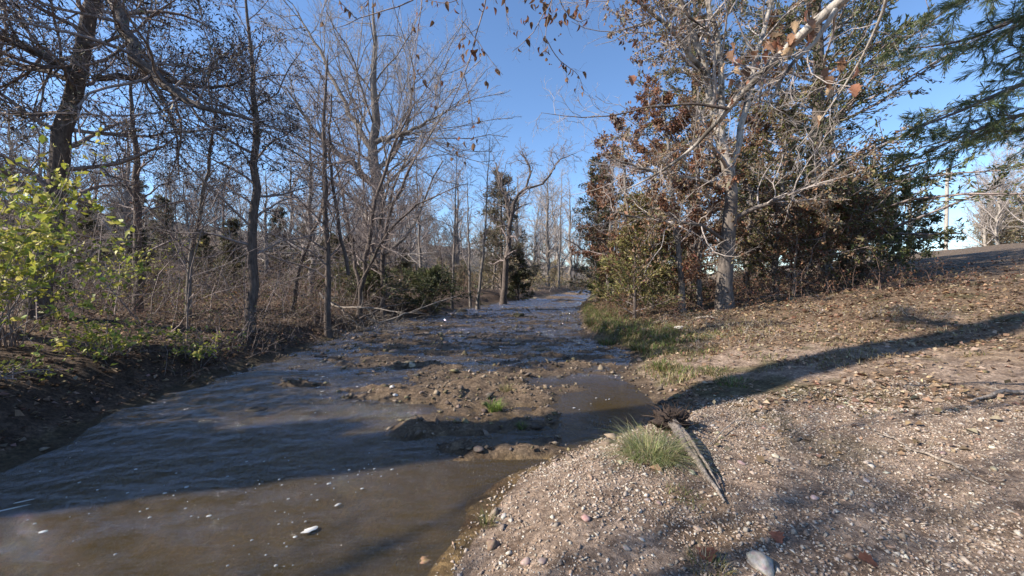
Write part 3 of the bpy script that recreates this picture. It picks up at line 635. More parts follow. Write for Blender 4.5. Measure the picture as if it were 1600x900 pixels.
sapling(985, 462, 19, 190, .12, 'bushy dark-red leaved tree nearest the creek at the tip of the right thicket', RUST, 9000, .12, -15, n1=20, L1=2.6, low=.05)
sapling(950, 458, 24, 250, .12, 'low rust-brown tree behind the grassy corner of the right bank', RUST + DULL, 7000, .14, 8, n1=20, L1=2.8, low=.05)
sapling(1210, 455, 17, 170, .13, 'tan and olive leaved tree just right of the big pale trunk', OLIVE + TAN, 9000, .11, 20, n1=20, L1=3.0, low=.06)
sapling(1265, 450, 18.5, 200, .10, 'bushy brown-leaved tree in front of the tall dark cedar', TAN + OLIVE, 7500, .12, -10, n1=20, L1=2.6, low=.04)
sapling(1165, 460, 19, 60, .13, 'brown-leaved tree directly behind the big pale trunk', TAN + RUST, 9000, .12, 25, n1=20, L1=3.0)
sapling(1320, 446, 17, 300, .06, 'low reddish shrub-like tree under the cedar boughs', RUST + DULL, 6000, .09, 5, n1=16, L1=1.8, low=.02)

def conifer(name, label, x, y, hgt, width, r, cols, nleaf, lsize, bm='bark_dark', droop=.05, nb=70, group=None, lw=.22, lean=(0, 0), low=.06, ang=72, tm='twig_dark', prof=.82, cat='tree', up=.04, keep=None, mat='needle'):
    z = g1(x, y); p_ = [(x, y, z - .15), (x + lean[0] * .3, y + lean[1] * .3, z + hgt * .35), (x + lean[0] * .7, y + lean[1] * .7, z + hgt * .7), (x + lean[0], y + lean[1], z + hgt)]
    return build_tree(name, label, cat, [(p_, [r, r * .75, r * .42, r * .06])],
        [dict(n=nb, t0=low, t1=.99, ang=ang, length=width, K=6, wig=.10, up=up, rr=.28, rmin=.008, prof=prof, aspread=8, droop=droop, sides=4), dict(n=11, t0=.12, t1=1, ang=48, length=-.36, K=4, wig=.15, rr=.5, rmin=.004, flat=.5, prof=.6)],
        [dict(n=nleaf, size=lsize, cols=cols, width=lw, along=True, spread=lsize * .45, t0=.0, keep=keep, mat=mat)], bm, tm, group)
conifer('cedar_tree', 'tallest dark green cedar standing behind the pale tree on the right', 15.0, 19.5, 25, 6.9, .34, CEDAR + OLIVE[:1], 62000, .17, nb=150)
conifer('cedar_tree', 'second dark cedar at the back right of the thicket', 10.4, 22.5, 21, 5.0, .28, CEDAR + OLIVE + TAN, 30000, .17, nb=90)
conifer('cedar_tree', 'cedar rising above the creekside tip of the right thicket', 5.9, 27, 9.5, 2.6, .16, CEDAR + TAN, 10000, .18, nb=70)
conifer('cedar_bush', 'bright olive cedar bough catching the sun in the rust-leaved thicket', 4.5, 14.4, 4.5, 1.7, .06, [(.33, .31, .11), (.26, .25, .09), (.38, .34, .16), (.22, .15, .09)], 7000, .13, nb=40, cat='shrub')
conifer('cedar_bush', 'yellow-green cedar bush at the water edge of the right thicket tip', 6.0, 25.5, 2.4, 1.3, .05, OLIVE, 5000, .15, nb=36, cat='shrub')
conifer('cedar_bush', 'mid green cedar bush half hidden behind the slim rust-leaved trees', 6.2, 17.5, 4.8, 2.0, .07, OLIVE + CEDAR, 9000, .15, nb=44, cat='shrub')
sapling(1345, 442, 17.5, 262, .08, 'olive and green leaved bush tree at the right end of the thicket over the slope', OLIVE + CEDAR, 9000, .11, 12, n1=22, L1=2.6, low=.03)
sapling(1290, 448, 16.5, 300, .07, 'mixed olive and rust bush tree between the brown trees and the right-end one', OLIVE + RUST + DULL, 8000, .10, -8, n1=22, L1=2.4, low=.02)
sapling(1400, 432, 19, 300, .07, 'dark green leafy bush tree reaching out furthest right over the shaded slope', CEDAR, 4500, .13, 15, n1=14, L1=1.8, low=.1)
sapling(1240, 458, 15.5, 330, .05, 'low tangled rust-brown bush just right of the big pale trunk', RUST + DULL, 6000, .09, 5, n1=20, L1=2.0, low=.02)
sapling(1020, 474, 16.5, 330, .05, 'low tangled rust and olive bush behind the whitish flat rock', RUST + OLIVE, 6000, .09, 5, n1=20, L1=2.0, low=.02)
conifer('cedar_bush', 'dark spreading evergreen bush on the left bank above the debris pile', -4.6, 22.0, 2.3, 2.9, .08, [(.10, .125, .055), (.14, .15, .07)], 9000, .14, nb=60, ang=58, droop=.25, cat='shrub')
conifer('cedar_bush', 'lower dark evergreen bush left of the spreading one on the left bank', -7.4, 20.0, 1.9, 2.8, .08, [(.11, .13, .06), (.17, .16, .09)], 7000, .14, nb=56, ang=58, droop=.25, cat='shrub')
conifer('cedar_tree', 'pointed brownish cedar beside the leaning trunk at the far left bank', -1.0, 38, 11.6, 4.2, .18, [(.19, .17, .11), (.15, .14, .09), (.25, .21, .15)], 15000, .20, nb=80, lw=.2)
conifer('cedar_tree', 'small green cedar right of the leaning trunk at the far left bank', .6, 40, 5.2, 2.0, .12, CEDAR + [(.1, .09, .06)], 8000, .22, nb=40)

# left bank trees
DT = [dict(n=26, t0=.18, t1=1, ang=70, length=3.2, K=8, wig=.16, up=.02, rr=.34, rmin=.012, prof=.5, sides=4), dict(n=12, t0=.1, t1=1, ang=45, length=-.36, K=5, wig=.2, rr=.5, rmin=.006), dict(n=7, t0=.1, t1=1, ang=42, length=-.6, K=3, wig=.25, rr=.6, rmin=.0045)]
st = [px_stem([(58, 500), (70, 380), (98, 250), (128, 130), (150, 30), (165, -70), (185, -220)], 9, [.20, .19, .17, .155, .135, .11, .04]),
      ([P(165, -60, 9), P(185, 20, 8.7), P(228, 110, 8.4), P(270, 155, 8.2), P(325, 172, 8.0), P(400, 190, 7.8)], [.13, .13, .11, .085, .05, .02]),
      ([P(135, 125, 9), P(60, 85, 8.6), P(0, 55, 8.2), P(-90, 20, 7.8)], [.1, .085, .07, .03]),
      ([P(130, 130, 9), P(60, 110, 9.4), P(-20, 90, 9.8)], [.07, .05, .02]),
      ([P(150, 125, 9), P(215, 122, 9.3), P(270, 130, 9.6), P(350, 142, 9.9), P(400, 120, 10.2)], [.07, .06, .05, .035, .015])]
build_tree('pine_tree', 'massive leaning dark tree with drooping limbs at the left edge, thickest trunk there', 'tree', st, DT,
           [dict(n=22000, size=.08, cols=DARKL + [(.12, .13, .08), (.15, .13, .09)], width=.13, along=True, spread=.05, mat='needle')], 'bark_dark', 'twig_dark', show_limbs=True, sides=11)
def thin(px, py, Y, pts, radii, label, nleaf=1800, lev=None, bm='bark_dark', tm='twig_dark', extra=None, lsize=.06, cols=DARKL, group=None):
    st = [px_stem([(px, py)] + pts, Y, radii)]
    for e in (extra or []):
        q, rr = e; st.append(([P(*k) for k in q], rr))
    return build_tree('bare_tree', label, 'tree', st, lev or TL, [dict(n=int(nleaf * .55), size=lsize, cols=cols, width=.5, hang=.4, spread=.04)] if nleaf else None, bm, tm, group)
TL = [dict(n=26, t0=.2, t1=1, ang=58, length=2.9, K=7, wig=.18, up=.05, rr=.35, rmin=.009, prof=.55, sides=4), dict(n=10, t0=.12, t1=1, ang=45, length=-.42, K=5, wig=.22, rr=.5, rmin=.005), dict(n=6, t0=.1, t1=1, ang=42, length=-.55, K=3, wig=.25, rr=.6, rmin=.0042)]
thin(388, 515, 10.5, [(396, 400), (404, 290), (405, 200), (396, 100), (385, -40)], [.12, .11, .10, .08, .05, .02], 'dark slender bare tree in line with the gap between the two yellow-green shrubs', 3500)
thin(513, 495, 13, [(512, 400), (510, 300), (507, 200), (515, 90)], [.10, .09, .08, .06, .02], 'straight dark bare tree with a second thin stem leaning against it', 2600, extra=[([(545, 430, 13.2), (528, 340, 13.1), (515, 250, 13), (520, 150, 13)], [.06, .055, .045, .02])])
thin(292, 500, 11, [(296, 400), (315, 330), (330, 240), (345, 150)], [.07, .06, .05, .04, .015], 'thin crooked sapling with pale patches behind the middle of the left bank', 1500, bm='bark_grey')
thin(215, 480, 13, [(216, 380), (214, 300), (208, 200), (210, 90)], [.12, .11, .10, .07, .02], 'dark straight tree behind the yellow-green shrubs', 3200)
thin(560, 470, 17, [(575, 380), (590, 300), (620, 220), (650, 160)], [.10, .09, .07, .05, .02], 'dark tree leaning right over the debris pile', 1500, extra=[([(562, 450, 17), (550, 380, 17.4), (535, 300, 17.6), (520, 230, 17.8)], [.08, .07, .05, .02]), ([(565, 440, 17), (600, 370, 16.6), (650, 320, 16.3), (720, 290, 16)], [.07, .06, .04, .015])])
thin(600, 468, 19, [(596, 390), (610, 330), (640, 270), (668, 200)], [.12, .10, .08, .06, .02], 'multi-stemmed bare tree in front of the great spreading tree', 1500, extra=[([(600, 440, 19), (575, 370, 19.3), (570, 300, 19.6), (560, 220, 20)], [.09, .07, .05, .02])])
thin(455, 480, 15, [(470, 410), (500, 340), (510, 290), (560, 240)], [.07, .06, .05, .035, .015], 'low crooked tree arching right above the brown undergrowth', 1200)
# great spreading tree
UP = [dict(n=20, t0=.05, t1=1, ang=44, length=6.6, K=8, wig=.13, up=.05, rr=.27, rmin=.03, prof=.45, sides=5, trunk=True), dict(n=14, t0=.12, t1=1, ang=38, length=-.45, K=6, wig=.16, up=.05, rr=.5, rmin=.012, sides=3), dict(n=8, t0=.1, t1=1, ang=34, length=-.5, K=3, wig=.2, up=.03, rr=.55, rmin=.0075)]
st = [px_stem([(594, 455), (592, 380), (588, 300), (585, 230), (586, 160), (590, 90), (585, 10)], 24, [.46, .42, .36, .28, .22, .15, .05]),
      ([P(588, 290, 24), P(560, 262, 23.5), P(520, 235, 23), P(490, 200, 22.6), P(450, 140, 22)], [.24, .2, .15, .11, .04]),
      ([P(586, 240, 24), P(560, 205, 24.3), P(540, 160, 24.6), P(500, 80, 25), P(460, 10, 25.4)], [.2, .17, .13, .09, .03]),
      ([P(586, 225, 24), P(610, 215, 23.6), P(645, 205, 23), P(690, 180, 22.5)], [.17, .14, .1, .03]),
      ([P(588, 270, 24), P(620, 240, 24.5), P(640, 190, 25), P(650, 110, 25.6)], [.16, .13, .1, .03])]
build_tree('bare_tree', 'great spreading bare tree with a fan of fine pale branches left of the open sky', 'tree', st, UP, None, 'bark_grey', 'twig_pale', show_limbs=True, sides=12)
# leaning oak at the far left bank
st = [px_stem([(786, 458), (791, 425), (796, 380), (799, 330), (808, 305), (822, 293), (848, 288)], 33, [.27, .24, .21, .18, .13, .10, .07]),
      ([P(797, 350, 33), P(790, 310, 33), P(780, 280, 33.3), P(775, 255, 33.5)], [.15, .13, .1, .05]), ([P(822, 293, 33), P(830, 268, 33), P(822, 250, 33.2), P(812, 240, 33.4)], [.1, .09, .07, .03]), ([P(848, 288, 33), P(862, 270, 33), P(872, 250, 33), P(900, 240, 33)], [.09, .08, .05, .02])]
OAKL = [dict(n=12, t0=.25, t1=1, ang=58, length=2.8, K=8, wig=.3, up=.04, rr=.42, rmin=.02, prof=.5, sides=4), dict(n=9, t0=.1, t1=1, ang=48, length=-.45, K=5, wig=.28, rr=.5, rmin=.011), dict(n=6, t0=.1, t1=1, ang=45, length=-.5, K=3, wig=.25, rr=.55, rmin=.007)]
build_tree('bare_tree', 'dark leaning oak with a crooked limb reaching right over the far water', 'tree', st, OAKL, None, 'bark_dark', 'twig_dark', show_limbs=True)
for (px, Y, top, lean, r, lab) in [(706, 26, 240, 8, .10, 'left one of the thin stems between the evergreen bush and the leaning oak'), (735, 29, 270, -5, .09, 'thin pale sapling in the middle of the stems before the leaning oak'), (746, 27, 215, 20, .11, 'forked thin tree closest to the water before the leaning oak'), (660, 30, 190, -10, .13, 'slender tree right of the great spreading tree'), (872, 70, 265, 6, .2, 'thin bare tree standing at the far bend beside the water'), (770, 44, 300, 10, .12, 'slim bare tree behind the pointed cedar')]:
    thin(px, 458 - (0 if Y < 60 else 6), Y, [(px + lean * .4, 400), (px + lean * .7, 330), (px + lean, top)], [r, r * .8, r * .5, r * .15], lab, 0, [dict(n=18, t0=.25, t1=1, ang=42, length=Y * .085, K=6, wig=.2, up=.06, rr=.4, rmin=.014, prof=.5), dict(n=9, t0=.1, t1=1, ang=42, length=-.42, K=4, wig=.22, rr=.5, rmin=.008), dict(n=5, t0=.1, t1=1, ang=40, length=-.5, K=3, wig=.2, rr=.5, rmin=.006)], 'bark_grey', 'twig_pale' if Y > 40 else 'twig_dark')

# ------------------------------------------------------------------ overhanging tree with its trunk to the right of the camera
bx, by = 5.3, 1.3; bz = g1(bx, by)
root = thing('overhanging_tree', (bx, by, bz), 'near tree whose pale limb and leafy twigs hang into the top of the photo', 'tree')
org = np.array((bx, by, bz))
def part_tube(name, pts, radii, K=16, sides=7, mat='bark_pale', rough_=.25):
    q, rr = resample(pts, radii, K); q[1:-1] += rng.normal(size=(K - 2, 3)) * rr[1:-1, None] * rough_
    bb = Buf(); v, f = tube(q - org, rr, sides); bb.add(v, f); link(name, bb.mesh(name, M[mat], True, False), root); return q, rr
part_tube('trunk', [(bx, by, bz - .1), (bx + .05, by, bz + 2.5), (bx - .1, by + .1, bz + 5), (bx - .3, by + .1, bz + 8.5)], [.26, .2, .15, .05], 16, 11, 'bark_grey')
L1 = part_tube('limb', [(bx - .08, by + .05, bz + 4.9), (4.3, 2.0, 5.35), (3.4, 2.7, 4.85), P(1320, -5, 3.1), P(1262, 42, 3.3), P(1200, 105, 3.5), P(1150, 152, 3.7), P(1128, 182, 3.85), P(1105, 212, 4.0), P(1075, 240, 4.1), P(1035, 268, 4.2), P(1000, 288, 4.3), P(965, 302, 4.4)], [.06, .055, .05, .042, .038, .034, .028, .024, .021, .017, .013, .008, .003], 34, 8)
L2 = part_tube('limb', [P(1135, 172, 3.78), P(1090, 163, 3.8), P(1040, 168, 3.85), P(1012, 167, 3.9), P(965, 182, 4.0), P(905, 186, 4.1), P(845, 178, 4.2)], [.016, .012, .010, .009, .006, .005, .002], 22, 6, 'bark_dark')
L3 = part_tube('limb', [(bx - .1, by + .1, bz + 5.6), (3, 1.7, 6.3), (1, 2.2, 6.0), (-.8, 2.7, 5.5), (-2.0, 3.0, 5.1)], [.07, .06, .045, .03, .012], 22, 7)
L4 = part_tube('limb', [(3.2, 1.7, 6.3), P(1090, -120, 3.2), P(1052, -10, 3.3), P(1046, 28, 3.3), P(1062, 36, 3.35), P(1100, 50, 3.4)], [.03, .022, .018, .014, .011, .004], 18, 6, 'bark_dark')
L5 = part_tube('limb', [P(1300, 20, 3.15), P(1270, 70, 3.2), P(1235, 100, 3.3), P(1205, 150, 3.4), P(1195, 175, 3.45)], [.022, .018, .014, .01, .004], 16, 6)
L6 = part_tube('limb', [P(1400, -80, 3.1), P(1368, 40, 3.5), P(1345, 90, 3.7), P(1310, 145, 3.9), P(1280, 190, 4.1), P(1240, 235, 4.3)], [.016, .013, .011, .009, .007, .003], 16, 6)
ST = [[(670, -90, 2.9), (668, -5, 3.0), (640, 12, 3.0), (600, 22, 3.05), (560, 33, 3.1), (530, 50, 3.1), (500, 56, 3.1)],
      [(790, -160, 2.8), (762, 0, 3.0), (752, 35, 3.0), (740, 73, 3.0), (729, 120, 3.05), (705, 170, 3.1), (687, 200, 3.15), (672, 235, 3.2), (655, 262, 3.2)],
      [(668, -60, 2.9), (660, 15, 3.0), (652, 60, 3.0), (651, 110, 3.05), (646, 160, 3.1)],
      [(735, -90, 2.8), (722, 0, 3.0), (723, 50, 3.0), (726, 115, 3.0)],
      [(728, -60, 2.8), (722, 4, 2.95), (700, 13, 2.95), (668, 4, 2.95)], [(722, 36, 3.0), (745, 65, 3.0), (765, 95, 3.0), (786, 120, 3.0)],
      [(870, -140, 2.8), (868, -10, 3.0), (855, 30, 3.0), (850, 62, 3.05), (852, 88, 3.1)], [(930, -120, 2.9), (915, 0, 3.1), (880, 5, 3.1), (845, -4, 3.1), (815, 8, 3.1)],
      [(868, -10, 3.0), (885, 30, 3.05), (905, 40, 3.1), (920, 33, 3.1)], [(850, 60, 3.05), (870, 95, 3.1), (905, 120, 3.2), (912, 150, 3.3)], [(865, 0, 3.0), (830, 60, 3.1), (800, 85, 3.1)], [(1046, 36, 3.3), (1044, 70, 3.3), (1047, 112, 3.3)],
      [(687, 200, 3.15), (700, 225, 3.2), (735, 250, 3.3)], [(726, 122, 3.0), (735, 160, 3.1), (742, 212, 3.2)], [(652, 112, 3.0), (670, 140, 3.0), (690, 160, 3.05)], [(985, -60, 3.0), (1005, 40, 3.3), (1000, 90, 3.5), (1004, 120, 3.6)], [(560, 33, 3.1), (545, 20, 3.1), (520, -10, 3.0)],
      [(600, -100, 2.9), (585, 0, 3.0), (560, 20, 3.0)], [(780, -60, 2.9), (790, 20, 3.1), (798, 55, 3.1)]]
tw = []; 
for s_ in ST:
    n = len(s_); r0 = .0075 if n > 5 else .0045
    tw.append(part_tube('twig', [P(*k) for k in s_], np.linspace(r0, .0015, n), 12, 4, 'twig_dark', .8))
tp_ = np.stack([q for q, _ in tw]); tr_ = np.stack([r for _, r in tw])
limb_p = np.stack([resample(q, r, 12)[0] for q, r in (L1, L2, L4, L5, L6)]); limb_r = np.stack([resample(q, r, 12)[1] for q, r in (L1, L2, L4, L5, L6)])
bb = Buf(); c1, r1 = grow(tp_, tr_, 6, .25, 1, 45, .30, 5, .25, -.05, .5, .0013); bb.add(*tube(c1 - org, r1, 3))
c2, r2 = grow(c1, r1, 3, .2, 1, 45, .11, 4, .25, 0, .6, .001); bb.add(*tube(c2 - org, r2, 3))
link('fine_twigs', bb.mesh('fine_twigs', M['twig_dark'], False, False), root, kind='stuff')
bb = Buf(); d1, e1 = grow(limb_p, limb_r, 13, .3, 1, 50, .75, 7, .22, .02, .4, .0035); bb.add(*tube(d1 - org, e1, 4))
d2, e2 = grow(d1, e1, 6, .15, 1, 45, .32, 5, .28, 0, .55, .0018); bb.add(*tube(d2 - org, e2, 3)); d3, e3 = grow(d2, e2, 3, .2, 1, 40, .12, 3, .2, 0, .6, .0013); bb.add(*tube(d3 - org, e3, 3))
link('side_twigs', bb.mesh('side_twigs', M['twig_pale'], False, False), root, kind='stuff')
# individual dead leaves of the overhanging tree
def leaf_shape(w_, curl, cols, lobes=0, nseg=6):
    t_ = np.linspace(0, 1, nseg + 1); half = w_ * np.sin(np.pi * t_ ** .8) ** .8 * (1 + lobes * np.where(np.arange(nseg + 1) % 2 == 0, -.35, .25)); half[0] = .01; half[-1] = 0.005
    cx_ = np.stack([t_, 0 * t_, -curl * t_ ** 2], 1); l = cx_ + np.stack([0 * t_, half, half * .5], 1); r_ = cx_ + np.stack([0 * t_, -half, half * .5], 1)
    v = np.concatenate([cx_, l, r_]); n = nseg + 1; i_ = np.arange(nseg); f = np.concatenate([np.stack([i_, i_ + 1, i_ + 1 + n, i_ + n], 1), np.stack([i_, i_ + 2 * n, i_ + 1 + 2 * n, i_ + 1], 1)])
    return mkmesh('leaf', v, f, M['dryleaf'], np.tile(pal(1, cols, .15), (len(v), 1)), True)
LF_D = [leaf_shape(.28, .5, RUST, 0) for _ in range(4)]; LF_T = [leaf_shape(.42, .4, [(.42, .27, .17), (.5, .36, .24), (.34, .20, .12)], .8, 8) for _ in range(4)]
def hang_leaf(pos, size, ms, par, org_, tilt=None):
    o = link('leaf', ms[int(rng.integers(len(ms)))], par, tuple(np.array(pos) - org_)); o.rotation_euler = (rng.normal() * .5, math.radians(80) + rng.normal() * .5, rng.random() * 6.28); o.scale = (size,) * 3
q_, _ = along(tp_, 70, .3); q2, _ = along(c1, 60, .3)
for p_ in np.concatenate([q_, q2]):
    if p_[0] > -1.5: hang_leaf(p_, rng.uniform(.035, .06), LF_D, root, org)
for (px, py, Y, n) in [(840, 5, 3.1, 10), (855, 22, 3.1, 8), (870, 30, 3.1, 8), (900, 20, 3.1, 8), (820, 30, 3.1, 6), (865, 75, 3.1, 5), (762, 12, 3, 5), (742, 82, 3, 4), (650, 130, 3.05, 3), (853, 90, 3.1, 4), (727, 225, 3.2, 3), (995, 5, 3.2, 5)]:
    for _ in range(n): hang_leaf(P(px + rng.normal() * 9, py + rng.normal() * 8, Y + rng.normal() * .05), rng.uniform(.04, .068), LF_D, root, org)
for (px, py, Y, n) in [(1232, 55, 3.3, 7), (1215, 70, 3.3, 4), (1250, 35, 3.2, 3), (1300, 110, 3.3, 5), (1320, 115, 3.3, 2), (1135, 85, 3.7, 5), (1140, 110, 3.7, 3), (987, 97, 3.5, 1), (1290, 125, 3.4, 2), (1275, 190, 4.1, 2), (1205, 75, 3.4, 3), (1190, 90, 3.6, 3), (1160, 140, 3.7, 2)]:
    for _ in range(n): hang_leaf(P(px + rng.normal() * 12, py + rng.normal() * 12, Y + rng.normal() * .08), rng.uniform(.07, .105), LF_T, root, org)

# ------------------------------------------------------------------ pine reaching in from the right
px0, py0 = 14.5, 7.6; z0 = g1(px0, py0)
org = np.array((px0, py0, z0)); root = thing('pine_tree', (px0, py0, z0), 'pine whose long green boughs reach in from the right edge', 'tree')
part_tube('trunk', [(px0, py0, z0 - .1), (px0, py0, z0 + 5), (px0 + .1, py0, z0 + 11)], [.3, .22, .05], 14, 10, 'bark_dark')
bgs = [[(1780, 60), (1600, 130), (1530, 160), (1460, 190), (1420, 205)], [(1760, -20), (1600, 20), (1540, 55), (1480, 75), (1400, 80)], [(1790, -120), (1620, -50), (1540, -10), (1470, 20)], [(1800, 120), (1640, 170), (1560, 185), (1500, 215), (1440, 240)], [(1800, 0), (1660, 60), (1600, 75), (1560, 95)], [(1790, 180), (1680, 195), (1600, 205), (1540, 208)], [(1800, -60), (1650, 10), (1590, 40), (1570, 50)]]
for bi, bgp in enumerate(bgs):
    Yb = 7.2 + .5 * (bi % 3); pts = [(px0 - .1, py0, P(1800, bgp[0][1] - 80, 7.6)[2])] + [P(a_, b_, Yb) for a_, b_ in bgp]
    q, rr = part_tube('bough', pts, np.linspace(.07, .008, len(pts)), 16, 6, 'bark_dark')
    bb = Buf(); c1, r1 = grow(q[None], rr[None], 36, .25, 1, 40, 1.15, 6, .12, .0, .4, .004, prof=.5, flat=.35, droop=.06); bb.add(*tube(c1 - org, r1, 3)); c2, r2 = grow(c1, r1, 6, .2, 1, 38, .3, 4, .12, 0, .5, .0025, flat=.5); bb.add(*tube(c2 - org, r2, 3))
    link('branchlets', bb.mesh('branchlets', M['twig_dark'], False, False), root, kind='stuff')
    ap = np.concatenate([along(c1, 1800, .25)[0], along(c2, 4200, .2)[0]]); at_ = np.concatenate([along(c1, 1800)[1], along(c2, 4200)[1]])
    p1, t1_ = along(c1, 2800, .2); p2, t2_ = along(c2, 5200, .1); lb = Buf(); lb.add(*leaves(np.concatenate([p1, p2]) - org, .12, PINEC, .07, .02, .2, np.concatenate([t1_, t2_]))); link('needles', lb.mesh('needles', M['needle']), root, kind='stuff')

# ------------------------------------------------------------------ yellow-green shrubs on the left bank
LF_G = [leaf_shape(.30, .25, LIME, 0, 4) for _ in range(8)]
for m_ in LF_G: m_.materials.clear(); m_.materials.append(M['leaf'])
def shrub(label, cx, cy, w_, h_, nst, nleaf, size, z_off=0, extra=0, cols=LIME, zmin=.2):
    z_ = g1(cx, cy); root = thing('leafy_shrub', (cx, cy, z_), label, 'shrub'); og = np.array((cx, cy, z_))
    m = nst; dr = norm(np.stack([rng.normal(size=m) * w_, rng.normal(size=m) * w_, np.full(m, h_ * .8)], 1)); K = 7; L_ = h_ * (.7 + .6 * rng.random(m)); pts = np.zeros((m, K, 3)); pts[:, 0] = rng.normal(size=(m, 3)) * [.12, .12, 0]
    for k in range(1, K): dr = norm(dr + rng.normal(size=(m, 3)) * .15 - [0, 0, .03 * k]); pts[:, k] = pts[:, k - 1] + dr * (L_ / (K - 1))[:, None]
    R = .009 * np.linspace(1, .3, K)[None].repeat(m, 0); bb = Buf(); bb.add(*tube(pts, R, 4)); c1, r1 = grow(pts, R, 8, .3, 1, 50, -.4, 5, .25, 0, .6, .002); bb.add(*tube(c1, r1, 3)); link('stems', bb.mesh('stems', M['twig_dark'], False, False), root)
    pos, tan = along(c1, nleaf, .2); k = 0
    for p_ in pos:
        if p_[2] < zmin: continue
        o = link('leaf', LF_G[int(rng.integers(8))], root, tuple(p_)); o.rotation_euler = (rng.normal() * .6, .3 + rng.normal() * .5, rng.random() * 6.28); o.scale = (size * rng.uniform(.7, 1.3),) * 3
    if extra:
        pos, tan = along(c1, extra, .1); lb = Buf(); lb.add(*leaves(pos + rng.normal(size=pos.shape) * .03, size * .85, cols, .55, .1)); link('small_leaves', lb.mesh('small_leaves', M['leaf']), root, kind='stuff')
shrub('tall yellow-green honeysuckle at the left edge of the photo', -7.55, 5.3, .45, 2.4, 30, 290, .105, extra=2200, zmin=.4)
shrub('tallest yellow-green shrub climbing in front of the thick left trunk', -8.3, 6.4, .35, 3.2, 26, 240, .10, extra=1500, zmin=1.2)
shrub('low bushy yellow-green shrub on the bank, left of the arching one', -6.9, 6.7, .5, .75, 22, 240, .085, extra=350, zmin=.1)
shrub('arching pale green shrub closest to the water on the left bank', -6.4, 8.0, .6, .8, 22, 230, .08, extra=300, zmin=.1, cols=LIME)
shrub('small sprig of yellow-green leaves at the very left of the bank', -6.6, 5.0, .7, .55, 14, 90, .06, extra=200)
shrub('thin green sprig high on the dark straight tree', -12.2, 12.3, .5, 2.6, 14, 130, .10, extra=500, zmin=1.2)

# ------------------------------------------------------------------ split log with roots, sticks, debris
def stick(name, pts, radii, label, cat='stick', mat='wood_dead', K=14, sides=7, kids=None, rough_=.5, group=None):
    org_ = np.array(pts[0], float); q, rr = resample(pts, radii, K); q[1:-1] += rng.normal(size=(K - 2, 3)) * rr[1:-1, None] * rough_
    bb = Buf(); bb.add(*tube(q - org_, rr, sides))
    if kids: c1, r1 = grow(q[None], rr[None], *kids[:1], .1, .95, 45, kids[1], 6, .25, .05, .5, .003); bb.add(*tube(c1 - org_, r1, 4)); c2, r2 = grow(c1, r1, 3, .2, 1, 40, -.4, 4, .3, 0, .5, .002); bb.add(*tube(c2 - org_, r2, 3))
    o = link(name, bb.mesh(name, M[mat], True, False), None, tuple(org_), label=label, category=cat)
    if group: o['group'] = group
    return o
def GP(px, py, up=0):
    X_, Y_ = G(px, py); return (X_, Y_, g1(X_, Y_) + up)
p0 = np.array(GP(1052, 672, .10)); p1 = np.array(GP(1140, 792, .02)); root = thing('split_log', tuple(GP(1052, 672)), 'weathered split log with a dark torn root end pointing at the pool', 'log'); org = np.array(GP(1052, 672))
dv = p1 - p0
for k in range(4):
    off = np.array([.025 * (k - 1.5), .012 * (k % 2), .012 * (k % 3)]); e = [1.0, .62, .9, .75][k]; s0 = [0, .05, .02, .1][k]
    part_tube('split_half' if k < 2 else 'splinter', [p0 + dv * s0 + off, p0 + dv * (s0 + (e - s0) * .35) + off * 1.6 + [0, 0, .015], p0 + dv * (s0 + (e - s0) * .7) + off * .9 + [.01, 0, .01], p0 + dv * e + off * .5], [.034, .036, .026, .008] if k < 2 else [.02, .018, .012, .004], 22, 7, 'wood_dead', .3)
rk = Buf()
for k in range(70):
    a_ = rng.random() * 6.28; L_ = rng.uniform(.12, .36); dr = norm(np.array([math.cos(a_) * 1.1, math.sin(a_) * .8, rng.uniform(-.1, .9)])); q = [p0 + rng.normal(size=3) * [.06, .05, .02]]
    for s_ in range(5): dr = norm(dr + rng.normal(size=3) * .35); q.append(q[-1] + dr * L_ / 5)
    rk.add(*tube(np.array(q)[None] - org, np.linspace(.011, .002, 6)[None] * rng.uniform(.6, 1.6), 4))
link('root_wad', rk.mesh('root_wad', M['root_dark'], True, False), root)
v = IV3 * (1 + .3 * np.sin(IV3 @ np.array([5, 3, 7.]))[:, None] + .12 * rng.normal(size=(len(IV3), 1))) * np.array([.19, .13, .13]); link('stump_end', mkmesh('stump_end', v, IF3, M['root_dark'], None, True), root, tuple(p0 - org + [-.02, .02, -.02]))
stick('fallen_stick', [GP(1418, 705, .02), GP(1475, 722, .03), GP(1510, 742, .03), GP(1552, 762, .015)], [.008, .013, .012, .006], 'long curved pale stick lying on the sandy slope near the right edge', kids=(3, .2))
stick('fallen_stick', [GP(1370, 680, .02), GP(1400, 690, .03), GP(1425, 706, .015)], [.005, .009, .006], 'shorter pale stick ending beside the long curved one')
stick('fallen_stick', [GP(1518, 632, .02), GP(1560, 620, .05), GP(1640, 618, .04)], [.01, .022, .02], 'pale bowed branch lying across the slope at the right edge', kids=(3, .3))
stick('fallen_stick', [GP(1110, 700, .02), GP(1140, 672, .05), GP(1160, 665, .08), GP(1185, 668, .02)], [.004, .006, .005, .002], 'thin twiggy stick standing up just right of the split log', kids=(5, .12))
stick('fallen_stick', [GP(1088, 502, .1), GP(1110, 501, .12), GP(1122, 503, .1)], [.02, .022, .01], 'short pale stick against the foot of the big trunk')
stick('fallen_branch', [P(500, 458, 15), P(520, 480, 14.2), P(545, 482, 13.7), P(575, 478, 13.4), P(610, 487, 13.2), P(660, 490, 13)], [.045, .04, .035, .03, .02, .008], 'long pale dead branch leading into the debris pile on the left bank', 'branch', kids=(9, .9))
